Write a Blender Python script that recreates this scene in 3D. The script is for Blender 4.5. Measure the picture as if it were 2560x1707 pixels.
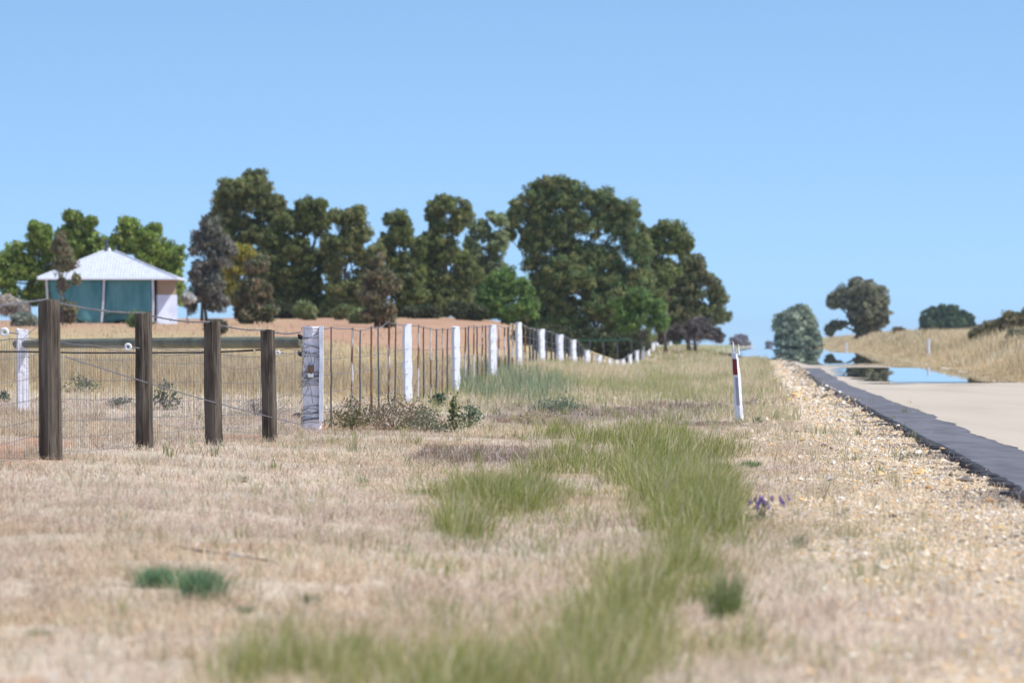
import bpy, bmesh, math, random
import numpy as np
from mathutils import Vector
for o in list(bpy.data.objects): bpy.data.objects.remove(o)
S = bpy.context.scene
COL = S.collection
rng = np.random.default_rng(7)
random.seed(7)

# ------------------------------------------------------------------ camera, sky, sun
F, HX, HY, CH = 14000.0, 1280.0, 865.0, 1.10      # focal in px of a 2560 wide frame, horizon row, eye height
cd = bpy.data.cameras.new('camera'); cam = bpy.data.objects.new('camera', cd); COL.objects.link(cam)
cam.location = (0, 0, CH); cam.rotation_euler = (math.radians(90), 0, 0)
cd.sensor_width = 36; cd.lens = 36*F/2560; cd.shift_y = (HY-853.5)/2560
cd.clip_start = .5; cd.clip_end = 20000
cd.dof.use_dof = True; cd.dof.focus_distance = 62; cd.dof.aperture_fstop = 5.6
S.camera = cam
SUN_EL, SUN_AZ = math.radians(58), math.radians(-14)     # azimuth measured from +X towards +Y
w = bpy.data.worlds.new('World'); S.world = w; w.use_nodes = True
nt = w.node_tree; bg = nt.nodes['Background']
sky = nt.nodes.new('ShaderNodeTexSky'); sky.sky_type = 'NISHITA'; sky.sun_disc = False
sky.sun_elevation = SUN_EL; sky.sun_rotation = math.radians(90)-SUN_AZ
sky.air_density = 1.0; sky.dust_density = .2; sky.ozone_density = 2.2
tc = nt.nodes.new('ShaderNodeTexCoord'); mp = nt.nodes.new('ShaderNodeMapping')
mp.inputs['Scale'].default_value = (1, 1, 2.6); mp.inputs['Location'].default_value = (0, 0, .16)
nm = nt.nodes.new('ShaderNodeVectorMath'); nm.operation = 'NORMALIZE'
nt.links.new(tc.outputs['Generated'], mp.inputs[0]); nt.links.new(mp.outputs[0], nm.inputs[0])
nt.links.new(nm.outputs[0], sky.inputs['Vector'])
tint = nt.nodes.new('ShaderNodeMix'); tint.data_type = 'RGBA'; tint.blend_type = 'MULTIPLY'
tint.inputs[0].default_value = 1; tint.inputs[7].default_value = (1.22, 1.36, 1.38, 1)
nt.links.new(sky.outputs[0], tint.inputs[6]); nt.links.new(tint.outputs[2], bg.inputs[0])
bg.inputs[1].default_value = .15
sl = bpy.data.lights.new('sun', 'SUN'); sl.energy = 4.6; sl.angle = math.radians(.5); sl.color = (1, .96, .9)
so = bpy.data.objects.new('sun', sl); COL.objects.link(so)
sd = Vector((math.cos(SUN_EL)*math.cos(SUN_AZ), math.cos(SUN_EL)*math.sin(SUN_AZ), math.sin(SUN_EL)))
so.rotation_euler = sd.to_track_quat('Z', 'Y').to_euler(); so.location = (20, 10, 40)
S.view_settings.view_transform = 'Standard'; S.view_settings.look = 'None'
S.view_settings.exposure = 0; S.view_settings.gamma = 1
S.render.engine = 'CYCLES'

# ------------------------------------------------------------------ helpers
def tag(o, label=None, cat=None, group=None, kind=None):
    for k, v in (('label', label), ('category', cat), ('group', group), ('kind', kind)):
        if v: o[k] = v
    return o
def empty(name, loc):
    o = bpy.data.objects.new(name, None); COL.objects.link(o); o.location = loc; return o
def link(name, me, mat, parent=None):
    o = bpy.data.objects.new(name, me); COL.objects.link(o)
    if mat: me.materials.append(mat)
    if parent:
        o.parent = parent; o.matrix_parent_inverse.identity()
        o.location = -Vector(parent.location)       # meshes are written in world coordinates
    return o
def np_mesh(name, V, T, C=None, smooth=False):
    me = bpy.data.meshes.new(name)
    V = np.asarray(V, np.float32); T = np.asarray(T, np.int32); k = T.shape[1]
    me.vertices.add(len(V)); me.vertices.foreach_set('co', V.ravel())
    me.loops.add(T.size); me.loops.foreach_set('vertex_index', T.ravel())
    me.polygons.add(len(T)); me.polygons.foreach_set('loop_start', np.arange(0, T.size, k, dtype=np.int32))
    me.polygons.foreach_set('use_smooth', np.full(len(T), smooth))
    if C is not None:
        a = me.color_attributes.new('Col', 'FLOAT_COLOR', 'POINT')
        C4 = np.ones((len(V), 4), np.float32); C4[:, :3] = C; a.data.foreach_set('color', C4.ravel())
    me.update(calc_edges=True); return me
class MB:
    """collects boxes, tubes and prisms into one mesh"""
    def __init__(s): s.v = []; s.f = []
    def add(s, V, Fc):
        n = len(s.v); s.v += [tuple(p) for p in V]; s.f += [tuple(i+n for i in f) for f in Fc]
    def box(s, c, d, rz=0):
        ca, sa = math.cos(rz), math.sin(rz); V = []
        for z in (-1, 1):
            for x, y in ((-1, -1), (1, -1), (1, 1), (-1, 1)):
                a, b = x*d[0]/2, y*d[1]/2; V.append((c[0]+a*ca-b*sa, c[1]+a*sa+b*ca, c[2]+z*d[2]/2))
        s.add(V, [(3, 2, 1, 0), (4, 5, 6, 7), (0, 1, 5, 4), (1, 2, 6, 5), (2, 3, 7, 6), (3, 0, 4, 7)])
    def tube(s, P, R, n=6, caps=True):
        P = [Vector(p) for p in P]
        if not hasattr(R, '__len__'): R = [R]*len(P)
        V = []
        for i, p in enumerate(P):
            t = (P[min(i+1, len(P)-1)]-P[max(i-1, 0)])
            t = t.normalized() if t.length > 1e-9 else Vector((0, 0, 1))
            a = t.cross(Vector((0, 0, 1)) if abs(t.z) < .9 else Vector((1, 0, 0))).normalized(); b = t.cross(a)
            for k in range(n):
                q = 2*math.pi*k/n; V.append(p+(a*math.cos(q)+b*math.sin(q))*R[i])
        Fc = [(i*n+k, i*n+(k+1) % n, (i+1)*n+(k+1) % n, (i+1)*n+k) for i in range(len(P)-1) for k in range(n)]
        if caps: Fc += [tuple(range(n)), tuple((len(P)-1)*n+k for k in reversed(range(n)))]
        s.add(V, Fc)
    def build(s, name, mat, parent=None, smooth=False):
        me = bpy.data.meshes.new(name); me.from_pydata(s.v, [], s.f)
        bm = bmesh.new(); bm.from_mesh(me); bmesh.ops.recalc_face_normals(bm, faces=bm.faces); bm.to_mesh(me); bm.free()
        if smooth: me.polygons.foreach_set('use_smooth', [True]*len(me.polygons))
        return link(name, me, mat, parent)
def mat(name, col=(.5, .5, .5), rough=.9, spec=.2, attr=False, noise=None, bump=None, trans=0, metal=0, bscale=None):
    """noise=(scale, colour2, low, high, (sx,sy,sz)) ; bump=(scale,strength)"""
    m = bpy.data.materials.new(name); m.use_nodes = True; t = m.node_tree; b = t.nodes['Principled BSDF']
    b.inputs['Roughness'].default_value = rough; b.inputs['Specular IOR Level'].default_value = spec
    b.inputs['Metallic'].default_value = metal; b.inputs['Base Color'].default_value = (*col, 1)
    src = None
    if attr:
        a = t.nodes.new('ShaderNodeAttribute'); a.attribute_name = 'Col'; src = a.outputs['Color']
    if noise:
        for q, (sc, c2, lo, hi, sv) in enumerate(noise if isinstance(noise, list) else [noise]):
            tcn = t.nodes.new('ShaderNodeTexCoord'); mpn = t.nodes.new('ShaderNodeMapping'); mpn.inputs['Scale'].default_value = sv
            mpn.inputs['Location'].default_value = (q*3.7, q*1.3, q*5.1)
            n = t.nodes.new('ShaderNodeTexNoise'); n.inputs['Scale'].default_value = sc; n.inputs['Detail'].default_value = 6
            r = t.nodes.new('ShaderNodeMapRange'); r.inputs[1].default_value = lo; r.inputs[2].default_value = hi
            mx = t.nodes.new('ShaderNodeMix'); mx.data_type = 'RGBA'
            if src: t.links.new(src, mx.inputs[6])
            else: mx.inputs[6].default_value = (*col, 1)
            mx.inputs[7].default_value = (*c2, 1)
            t.links.new(tcn.outputs['Object'], mpn.inputs[0]); t.links.new(mpn.outputs[0], n.inputs['Vector'])
            t.links.new(n.outputs['Fac'], r.inputs[0]); t.links.new(r.outputs[0], mx.inputs[0]); src = mx.outputs[2]
    if src: t.links.new(src, b.inputs['Base Color'])
    if bump:
        n = t.nodes.new('ShaderNodeTexNoise'); n.inputs['Scale'].default_value = bump[0]; n.inputs['Detail'].default_value = 6
        tcn = t.nodes.new('ShaderNodeTexCoord'); mpn = t.nodes.new('ShaderNodeMapping'); mpn.inputs['Scale'].default_value = bscale or (1, 1, 1)
        t.links.new(tcn.outputs['Object'], mpn.inputs[0]); t.links.new(mpn.outputs[0], n.inputs['Vector'])
        bp = t.nodes.new('ShaderNodeBump'); bp.inputs['Strength'].default_value = bump[1]; bp.inputs['Distance'].default_value = .02
        t.links.new(n.outputs['Fac'], bp.inputs['Height']); t.links.new(bp.outputs[0], b.inputs['Normal'])
    if trans:
        tr = t.nodes.new('ShaderNodeBsdfTranslucent'); ms = t.nodes.new('ShaderNodeMixShader'); ms.inputs[0].default_value = trans
        if src: t.links.new(src, tr.inputs[0])
        else: tr.inputs[0].default_value = (*col, 1)
        t.links.new(b.outputs[0], ms.inputs[1]); t.links.new(tr.outputs[0], ms.inputs[2])
        t.links.new(ms.outputs[0], t.nodes['Material Output'].inputs[0])
    return m
# value noise (numpy)
_perm = np.random.default_rng(3).random((256, 256))
def vnoise(x, y):
    xi = np.floor(x).astype(int); yi = np.floor(y).astype(int); fx = x-xi; fy = y-yi
    fx = fx*fx*(3-2*fx); fy = fy*fy*(3-2*fy)
    g = lambda a, b: _perm[a & 255, b & 255]
    return (g(xi, yi)*(1-fx)+g(xi+1, yi)*fx)*(1-fy)+(g(xi, yi+1)*(1-fx)+g(xi+1, yi+1)*fx)*fy
def fbm(x, y, o=4):
    s = 0; a = .5; t = 0
    for i in range(o): s = s+a*vnoise(x*2**i+17*i, y*2**i+5*i); t += a; a *= .5
    return s/t
def sstep(a, b, x): t = np.clip((x-a)/(b-a), 0, 1); return t*t*(3-2*t)
RD = 600/F                                        # lateral slope of the road's direction
def lateral(x, y): return x-RD*y                  # metres right of the line under the camera along the road
ROAD_L, ROAD_R = 2.04, 7.95
def road_z(d): return np.interp(d, [0, 120, 160, 226, 262, 272, 400, 520, 1000, 2500, 6000], [.03, .03, .0, .215, .225, .235, .60, .80, .95, .7, .2])
# ---- terrain: thin-plate spline through measured points (column, distance, height)
CP = [(-600, 12, 0), (1280, 12, 0), (3200, 12, 0), (-600, 30, .05), (1280, 30, 0), (3200, 30, 0), (125, 45.5, .174), (-600, 45, .25),
      (1280, 45, 0), (1700, 45, 0), (360, 52, .123), (532, 58, .068), (672, 64, .02), (782, 68, .07), (1280, 70, .0), (1700, 82, .0),
      (50, 75, .216), (-600, 75, .35), (1017, 92, .18), (1139, 104, .2), (1231, 125, .32), (1297, 150, .49), (1353, 175, .39),
      (1400, 200, .26), (1433, 225, .1), (1467, 250, -.33), (1498, 275, -.55), (1540, 320, -.8), (1606, 400, -.24), (1658, 500, .74),
      (1500, 110, .1), (1650, 150, .1), (1600, 220, 0), (1720, 250, .05), (1750, 400, .3), (1760, 520, .75), (1850, 520, .72), (1840, 400, .5),
      (500, 100, .3), (0, 120, .6), (500, 150, .75), (900, 130, .45), (900, 200, 1.0), (0, 200, 1.3), (500, 250, 1.6), (0, 330, 2.45),
      (280, 330, 2.44), (700, 380, 2.9), (1000, 380, 2.9), (1240, 380, 2.75), (1390, 380, 1.7), (1300, 420, 2.6), (1500, 430, 1.2),
      (1640, 450, .8), (-600, 330, 2.6), (0, 900, 3), (1000, 900, 3), (1600, 900, 1.2), (1900, 900, .93), (2400, 900, .93), (3200, 900, .93),
      (2300, 100, 0), (3200, 100, 0), (2300, 300, .2), (3200, 300, .2), (1850, 150, .05), (1850, 300, .15)]
cp = np.array(CP, float)
def uv(px, d): return np.stack([np.clip(px, -600, 3200)/420., np.log(np.clip(d, 10, 1000))*4.2], -1)
def K(r): r = np.maximum(r, 1e-9); return r*r*np.log(r)
_Q = uv(cp[:, 0], cp[:, 1]); _n = len(_Q)
_A = np.zeros((_n+3, _n+3)); _A[:_n, :_n] = K(np.linalg.norm(_Q[:, None]-_Q[None], axis=2))+np.eye(_n)*.02
_A[:_n, _n] = 1; _A[:_n, _n+1:] = _Q; _A[_n:, :_n] = _A[:_n, _n:].T
_W = np.linalg.solve(_A, np.r_[cp[:, 2], 0, 0, 0])
def ground(x, y):
    x = np.atleast_1d(np.asarray(x, float)); y = np.atleast_1d(np.asarray(y, float))
    x, y = np.broadcast_arrays(x, y); shp = x.shape; x = x.ravel(); y = y.ravel(); out = np.empty(len(x))
    for i in range(0, len(x), 60000):
        X = x[i:i+60000]; Y = y[i:i+60000]; d = np.maximum(np.hypot(X*.0, Y), 1)
        px = HX+F*X/np.maximum(Y, 3.); q = uv(px, np.maximum(Y, 10))
        z = _W[_n]+q@_W[_n+1:]
        z = z+K(np.linalg.norm(q[:, None]-_Q[None], axis=2))@_W[:_n]
        z += (fbm(X*1.3, Y*.9, 3)-.5)*.03+(fbm(X*.25+9, Y*.12, 3)-.5)*.12*sstep(20, 90, Y)+(fbm(X*.22+3, Y*.55, 2)-.5)*.09*sstep(16, 26, Y)*(1-sstep(60, 100, Y))
        s = lateral(X, Y); rz = road_z(Y)-.02
        m = sstep(.2, 1.6, s)*(1-sstep(8.6, 9.6, s)); z = z*(1-m)+(rz-.012)*m
        bank = sstep(9.0, 13, s)*(sstep(60, 160, Y)*1.0+.15)
        r = sstep(8.6, 9.6, s); z = z*(1-r)+(rz+bank+(fbm(X*.5, Y*.1, 3)-.5)*.2)*r
        z = np.where(Y < 3, 0, z); out[i:i+60000] = z
    return out.reshape(shp)
def G(x, y): return float(ground(x, y)[0])
def P(px, py, d): return Vector(((px-HX)*d/F, d, CH-(py-HY)*d/F))        # point on a ray at a distance
def onG(px, d): x = (px-HX)*d/F; return Vector((x, d, G(x, d)))
def fu(x, y): return HX+F*x/y, HY+F*CH/y          # flat-ground map coordinates of a world position

# ------------------------------------------------------------------ colour zones of the land (world positions)
def blob(u, v, cu, cv, ru, rv, wob=.5):
    x, y = (u-cu)/ru, (v-cv)/rv
    n = fbm(u*.012+cv, v*.03+cu, 4)-.5
    return 1-sstep(.6, 1.25, np.sqrt(x*x+y*y)+n*wob*2)
def green_mask(u, v):
    m = 0
    for w_, *b in [(.85, 1660, 1180, 150, 95), (1, 1735, 1310, 95, 80), (.75, 1690, 1420, 70, 60), (1, 1600, 1520, 62, 62), (.72, 1530, 1640, 140, 75), (.62, 1350, 1750, 350, 85),
              (.75, 1280, 1275, 140, 42), (.8, 1160, 1340, 40, 30), (.5, 1440, 1165, 120, 40), (.6, 1760, 1470, 40, 40), (.55, 740, 1705, 210, 55), (.5, 1500, 1095, 200, 22)]:
        m = np.maximum(m, w_*blob(u, v, *b, .9))
    return m
def soil_mask(u, v):
    m = 0
    for b in [(40, 1190, 160, 30), (125, 1158, 75, 14), (360, 1134, 60, 9), (530, 1118, 50, 8), (690, 1112, 60, 6), (880, 1085, 190, 7), (620, 1100, 90, 6), (60, 1700, 120, 25), (380, 1133, 90, 6), (560, 1385, 120, 9)]:
        m = np.maximum(m, blob(u, v, *b))
    return m
def purple_mask(u, v):
    m = 0
    for b in [(1480, 1040, 260, 16), (1760, 1062, 170, 10), (1720, 1020, 160, 8), (1230, 1140, 210, 20), (1330, 1060, 150, 10), (1640, 1035, 180, 9), (1900, 1010, 60, 6)]:
        m = np.maximum(m, blob(u, v, *b))
    return m
def gravel_w(x, y): s = lateral(x, y)+(fbm(x*1.6, y*.4, 4)-.5)*1.9; return sstep(-.35, .95, s)*(1-sstep(7.95, 8.1, s))
def paddock(x, y):   # behind the fence line
    fx = np.interp(y, FY, FX); return sstep(-.3, .3, fx-x)
# fence line as x(y)
FL = [(125, 45.5), (360, 52), (532, 58), (672, 64), (782, 68), (1017, 92), (1139, 104), (1231, 125), (1297, 150), (1353, 175), (1400, 200), (1433, 225),
      (1467, 250), (1498, 275), (1522, 300), (1540, 320), (1557, 340), (1575, 360), (1592, 380), (1606, 400), (1620, 420), (1632, 440), (1642, 460), (1650, 480), (1658, 500)]
FX = [-5.4, -4.95]+[(p-HX)*d/F for p, d in FL]+[30]; FY = [18, 32]+[d for p, d in FL]+[900]

# ------------------------------------------------------------------ ground sheet
ang = np.concatenate([np.arange(-180, -12, 8), np.arange(-12, -7, 1), np.arange(-7, 7, .035), np.arange(7, 12, 1), np.arange(12, 180.1, 8)])
ang[0] = -180; ang[-1] = 180
rad = np.concatenate([[3, 6, 9, 12, 14], 16*1.0165**np.arange(0, 300), [2600, 3600, 5200, 8000]])
AA, RR = np.meshgrid(np.radians(ang), rad)
gx, gy = RR*np.sin(AA), RR*np.cos(AA); gz = ground(gx.ravel(), gy.ravel()).reshape(gx.shape)
gz[gy < 3] = 0
far = sstep(1500, 5000, RR); gz = gz*(1-far)
x, y = gx.ravel(), np.maximum(gy.ravel(), 1); u, v = fu(x, y)
n1 = fbm(x*1.1, y*.5, 5)[:, None]; n2 = fbm(x*.2+4, y*.06, 4)[:, None]
straw = np.array([.64, .52, .39])*(1-.35*n1)+np.array([.05, .035, .02])*n2
gold = np.array([.56, .43, .23])*(1-.3*n1)
redsoil = np.array([.47, .28, .18])*(.85+.3*n1)
grav = np.array([.60, .46, .31])*(.7+.5*n1)
C = straw
pd = paddock(x, y)[:, None]
pdg = pd*sstep(84, 98, y)[:, None]; C = C*(1-pdg)+gold*pdg
redfar = (pd[:, 0]*(1-sstep(1240, 1330, u))*sstep(215, 270, y+60*(fbm(x*.15, y*.03, 3)-.5))*(.45+.55*sstep(.3,.55,fbm(x*.12+3, y*.02, 4))))[:, None]
C = C*(1-redfar)+redsoil*redfar
rs = (soil_mask(u, v)*(y < 95))[:, None]; C = C*(1-rs)+redsoil*rs
pm = purple_mask(u, v)[:, None]*.7; C = C*(1-pm)+np.array([.17, .12, .10])*pm
gm = green_mask(u, v)[:, None]*.5; C = C*(1-gm)+np.array([.16, .15, .07])*gm
gw = gravel_w(x, y)[:, None]; C = C*(1-gw)+grav*gw
nr, na = gx.shape
idx = np.arange(nr*na).reshape(nr, na)
quads = np.stack([idx[:-1, :-1], idx[1:, :-1], idx[1:, 1:], idx[:-1, 1:]], -1).reshape(-1, 4)[:, ::-1]
Vg = np.c_[x, gy.ravel(), gz.ravel()]
me = np_mesh('ground', Vg, quads, C, True)
M_ground = mat('ground_soil', attr=True, rough=1, spec=.05, noise=(9, (.16, .12, .09), .52, .8, (1, 1, 1)), bump=(14, .8))
g = link('ground', me, M_ground); tag(g, kind='structure')
# disc closing the sheet under the camera
mb = MB(); mb.add([(0, 0, -.004)]+[(3.2*math.sin(a), 3.2*math.cos(a), -.004) for a in [k*math.pi/16 for k in range(32)]], [(0, (k+1) % 32+1, k+1) for k in range(32)])
tag(mb.build('ground_near_camera', M_ground), kind='structure')

# ------------------------------------------------------------------ road
def road_strip(name, sl, sr, d0, d1, dz, material, thick=0, jl=0, jr=0, seed=0, lo=1.006):
    ds = [d0]
    while ds[-1] < d1: ds.append(ds[-1]*lo+.02)
    ds = np.array(ds); r = np.random.default_rng(seed)
    def edge(s, j):
        if not j: return np.full(len(ds), s)
        a = (fbm(ds*1.7+seed*11, ds*0+seed, 4)-.5)*2*j+(fbm(ds*.22+seed*5, ds*0+3, 2)-.5)*(.15 if seed == 3 else .06)+r.normal(0, j*.35, len(ds))
        return s+a
    L = edge(sl, jl); R = edge(sr, jr)
    z = road_z(ds)+dz; V = []
    X = lambda s: s+RD*ds
    rows = [np.c_[X(L), ds, z]]
    for k in (1, 2, 3): rows.append(np.c_[X(L+(R-L)*k/4), ds, z+ (.0)])
    rows.append(np.c_[X(R), ds, z])
    if thick: rows = [np.c_[X(L-.015), ds, z-thick]]+rows+[np.c_[X(R+.015), ds, z-thick]]
    V = np.concatenate(rows); n = len(ds); m = len(rows); I = np.arange(m*n).reshape(m, n)
    Q = np.stack([I[:-1, :-1], I[1:, :-1], I[1:, 1:], I[:-1, 1:]], -1).reshape(-1, 4)
    return link(name, np_mesh(name, V, Q), material)
M_road = mat('chip_seal', (.53, .44, .34), rough=.95, noise=[(60, (.62, .53, .43), .5, .7, (1, .3, 1)), (.6, (.46, .38, .29), .45, .8, (1, .08, 1)), (25, (.4, .36, .33), .62, .75, (1, .4, 1))])
M_bit = mat('dark_bitumen', (.17, .165, .18), rough=.9, noise=[(70, (.24, .235, .245), .5, .72, (1, .3, 1)), (3, (.11, .105, .115), .4, .75, (1, .15, 1))], bump=(60, .4))
M_tar = mat('tar_edge', (.05, .047, .05), rough=.9, noise=(30, (.12, .1, .09), .5, .7, (1, 1, 1)))
tag(road_strip('road_tar_edge', ROAD_L-.07, ROAD_L+.1, 14, 215, -.004, M_tar, .022, .12, 0, 1, 1.0018), kind='structure')
tag(road_strip('road_dark_verge', ROAD_L+.01, ROAD_L+.9, 14, 225, 0, M_bit, .02, .03, 0, 2, 1.0022), kind='structure')
tag(road_strip('road', ROAD_L+.70, ROAD_R, 14, 2400, .004, M_road, .0, .035, .03, 3, 1.003), kind='structure')
# heat mirage: added mirror sheets on the road imitate its reflections
mm = bpy.data.materials.new('mirage_mirror'); mm.use_nodes = True; t = mm.node_tree; b = t.nodes['Principled BSDF']
b.inputs['Base Color'].default_value = (.93, .96, 1, 1); b.inputs['Metallic'].default_value = 1; b.inputs['Roughness'].default_value = 0
def mirage(name, outline):
    """outline rows: (distance, left lateral, right lateral, patch list)"""
    V = []; Q = []
    for k, (d, a, b_) in enumerate(outline):
        z = float(road_z(d))+.02
        V += [(a+RD*d, d, z), (b_+RD*d, d, z)]
        if k: n = 2*k; Q.append((n-2, n-1, n+1, n))
    return tag(link(name, np_mesh(name, V, Q), mm), kind='structure')
r = random.Random(5)
tag(road_strip('road', ROAD_L+.02, ROAD_L+.95, 226, 2000, 0, M_road, .0, .03, 0, 6, 1.006), kind='structure')
rows = []; d = 166
while d < 231:
    t_ = (d-166)/66; e = .55*max(0, math.sin(math.pi*t_))**.4
    rows.append((d, 2.0+r.uniform(0, 1.1)+(1-e)*1.5, 7.75+r.uniform(-.3, .35)-(.0 if t_ < .8 else .5))); d += r.uniform(.8, 2.2)
mirage('mirage_sheet', rows)
for (a, b_, l, r2) in ((228, 229.5, 3.2, 6.5), (232, 233, 3.4, 5.2), (238, 240, 2.6, 4.2), (248, 250, 3.0, 5.6), (261, 264, 2.4, 4.4), (161.5, 163, 3.0, 5.0), (158.5, 159.3, 3.4, 4.4), (163.4, 164.4, 4.6, 7.2), (155, 155.8, 5.0, 6.6)):
    mirage('mirage_sheet', [(a, l+.5, r2-.5), ((a+b_)/2, l, r2), (b_, l+.6, r2-.3)])
mirage('mirage_sheet', [(224, 6.9, 7.6), (232, 6.4, 7.8), (245, 6.0, 7.9), (258, 5.6, 8.0), (272, 5.0, 8.0)])
rows = []; d = 259
while d < 1500:
    t_ = min(1, (d-272)/60)
    lft = 2.6-t_*.6+r.uniform(-.35, .35)-min(1, max(0, (d-290)/60))*2.6-min(1, max(0, (d-370)/100))*4
    rows.append((d, lft, 8.3+r.uniform(-.15, .15))); d *= 1.008+r.uniform(0, .008)
mirage('mirage_sheet', rows)

# ------------------------------------------------------------------ grasses
def blades(P0, H, Wd, lean, c0, c1, rs):
    n = len(P0); a = rs.uniform(0, math.pi, n); dx = np.c_[np.cos(a), np.sin(a), np.zeros(n)]*(Wd/2)[:, None]
    L = np.c_[lean, np.zeros(n)]*H[:, None]; up = np.c_[np.zeros(n), np.zeros(n), H]
    mid = P0+L*.35+up*.55; tip = P0+L+up*np.sqrt(np.maximum(.08, 1-np.minimum(.92, (lean**2).sum(1)*.6)))[:, None]
    V = np.stack([P0-dx, P0+dx, mid-dx*.8, mid+dx*.8, tip], 1).reshape(-1, 3)
    o = (np.arange(n)*5)[:, None]
    T = np.concatenate([o+np.array([0, 1, 3]), o+np.array([0, 3, 2]), o+np.array([2, 3, 4])], 1).reshape(-1, 3)
    cm = (c0+c1)/2
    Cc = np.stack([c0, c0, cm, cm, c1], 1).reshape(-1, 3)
    return V, T, Cc
def emit(name, parts, material, kind='stuff', parent=None, label=None, cat=None):
    o = 0; VV = []; TT = []; CC = []
    for V, T, C in parts: VV.append(V); TT.append(T+o); CC.append(C); o += len(V)
    ob = link(name, np_mesh(name, np.concatenate(VV), np.concatenate(TT), np.concatenate(CC)), material, parent)
    return tag(ob, label, cat, None, kind)
M_grass = mat('grass_blades', attr=True, rough=.7, spec=.2, trans=.4)
M_dry = mat('dry_grass_blades', attr=True, rough=.6, spec=.4, trans=.42)
def sample(n, d0, d1, u0, u1, rs, pw=0.0):
    """n ground positions in the wedge; pw: density ~ d**-pw"""
    e = 2-pw; q = rs.random(n)
    d = (d0**e+q*(d1**e-d0**e))**(1/e) if abs(e) > 1e-6 else d0*(d1/d0)**q
    uu = rs.uniform(u0, u1, n); return (uu-HX)*d/F, d
def pal(cols, n, rs, w=None): c = np.array(cols); return c[rs.choice(len(c), n, p=w)]
rs = np.random.default_rng(11)
DRY = [(.82, .67, .53), (.68, .54, .42), (.95, .84, .71), (.44, .34, .26), (.76, .58, .42), (.26, .20, .155)]
parts = []
for (n, d0, d1, h0, h1, w0) in ((330000, 15.5, 40, .025, .085, .0032), (330000, 40, 80, .03, .09, .0048), (150000, 80, 180, .05, .13, .010)):
    x, y = sample(n, d0, d1, -700, 3100, rs, .5)
    u, v = fu(x, y); gw = gravel_w(x, y); s = lateral(x, y)
    cl = fbm(x*5, y*2.2, 3); big = fbm(x*.45+3, y*.16, 3)
    keep = (rs.random(n) > gw*.9) & (rs.random(n) > soil_mask(u, v)*.97) & ((s < 1.97) | ((s > 7.98) & (s < 8.9))) & (rs.random(n) < (.2+1.5*sstep(.3, .65, cl))*(.25+.75*sstep(.36, .52, fbm(x*.55+9, y*.4, 4))))
    x, y, u, v, cl, big = x[keep], y[keep], u[keep], v[keep], cl[keep], big[keep]; m = len(x)
    z = ground(x, y)
    pdk = paddock(x, y)
    H = rs.uniform(h0, h1, m)*(.45+1.1*cl)*(1+.5*pdk); Wd = w0*rs.uniform(.6, 1.5, m)
    la = rs.uniform(0, 2*np.pi, m); lm = np.abs(rs.normal(0, 1.7, m)); lean = np.c_[np.cos(la), np.sin(la)]*lm[:, None]
    c = pal(DRY, m, rs, [.25, .2, .17, .13, .13, .12])*(.75+.5*fbm(x*.3+1, y*.8, 3))[:, None]*(.70+.5*big+.28*fbm(x*3+7, y*1.2, 3))[:, None]
    hw_ = sstep(.35, .65, fbm(x*.7+20, y*.3, 3))[:, None]; c = c*(np.array([1.03, .98, .97])*(1-hw_)+np.array([.97, .90, .78])*hw_)
    olive = (blob(u, v, 2150, 1380, 330, 100)*.55+blob(u, v, 1600, 960, 420, 45)*.8+blob(u, v, 2150, 1650, 500, 40)*.5)
    olive = np.clip(olive+green_mask(u, v)*.5+.12*sstep(.55, .7, fbm(x*1.5, y*.5, 3)), 0, 1)
    pick = rs.random(m) < olive*.75
    c[pick] = pal([(.50, .44, .20), (.60, .50, .26), (.38, .38, .17)], pick.sum(), rs)
    pick = rs.random(m) < purple_mask(u, v)*.85
    c[pick] = pal([(.27, .16, .12), (.36, .22, .16), (.2, .15, .12), (.42, .32, .24)], pick.sum(), rs)
    pick = rs.random(m) < pdk*.75*sstep(82, 96, y)
    c[pick] = pal([(.78, .62, .36), (.84, .70, .44), (.62, .48, .26)], pick.sum(), rs)
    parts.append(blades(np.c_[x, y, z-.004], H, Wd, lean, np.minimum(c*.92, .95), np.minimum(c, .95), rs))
x, y = sample(3000, 15.5, 78, -600, 2500, rs, .6); u, v = fu(x, y); keep = (lateral(x, y) < 1.2) & (fbm(x*.9+2, y*.4, 3) > .42); x, y = x[keep], y[keep]; m = len(x)
ix = np.repeat(np.arange(m), rs.integers(6, 22, m)); sz = rs.uniform(.5, 1.2, m)[ix]; m = len(ix); la = rs.uniform(0, 6.28, m); q = np.abs(rs.normal(0, .04, m))
x = x[ix]+np.cos(la)*q; y = y[ix]+np.sin(la)*q; c = pal([(.90, .78, .56), (.78, .64, .42), (.62, .52, .32), (.5, .48, .26)], m, rs)
parts.append(blades(np.c_[x, y, ground(x, y)-.004], .13*sz*rs.uniform(.5, 1.2, m), .0032*rs.uniform(.6, 1.4, m)*np.clip(y/40, 1, 2), np.c_[np.cos(la)*q*12+rs.normal(0, .3, m), np.sin(la)*q*12], c*.8, c, rs))
emit('dry_grass', parts, M_dry, label='short straw coloured dry grass covering the roadside verge', cat='grass')
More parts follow.
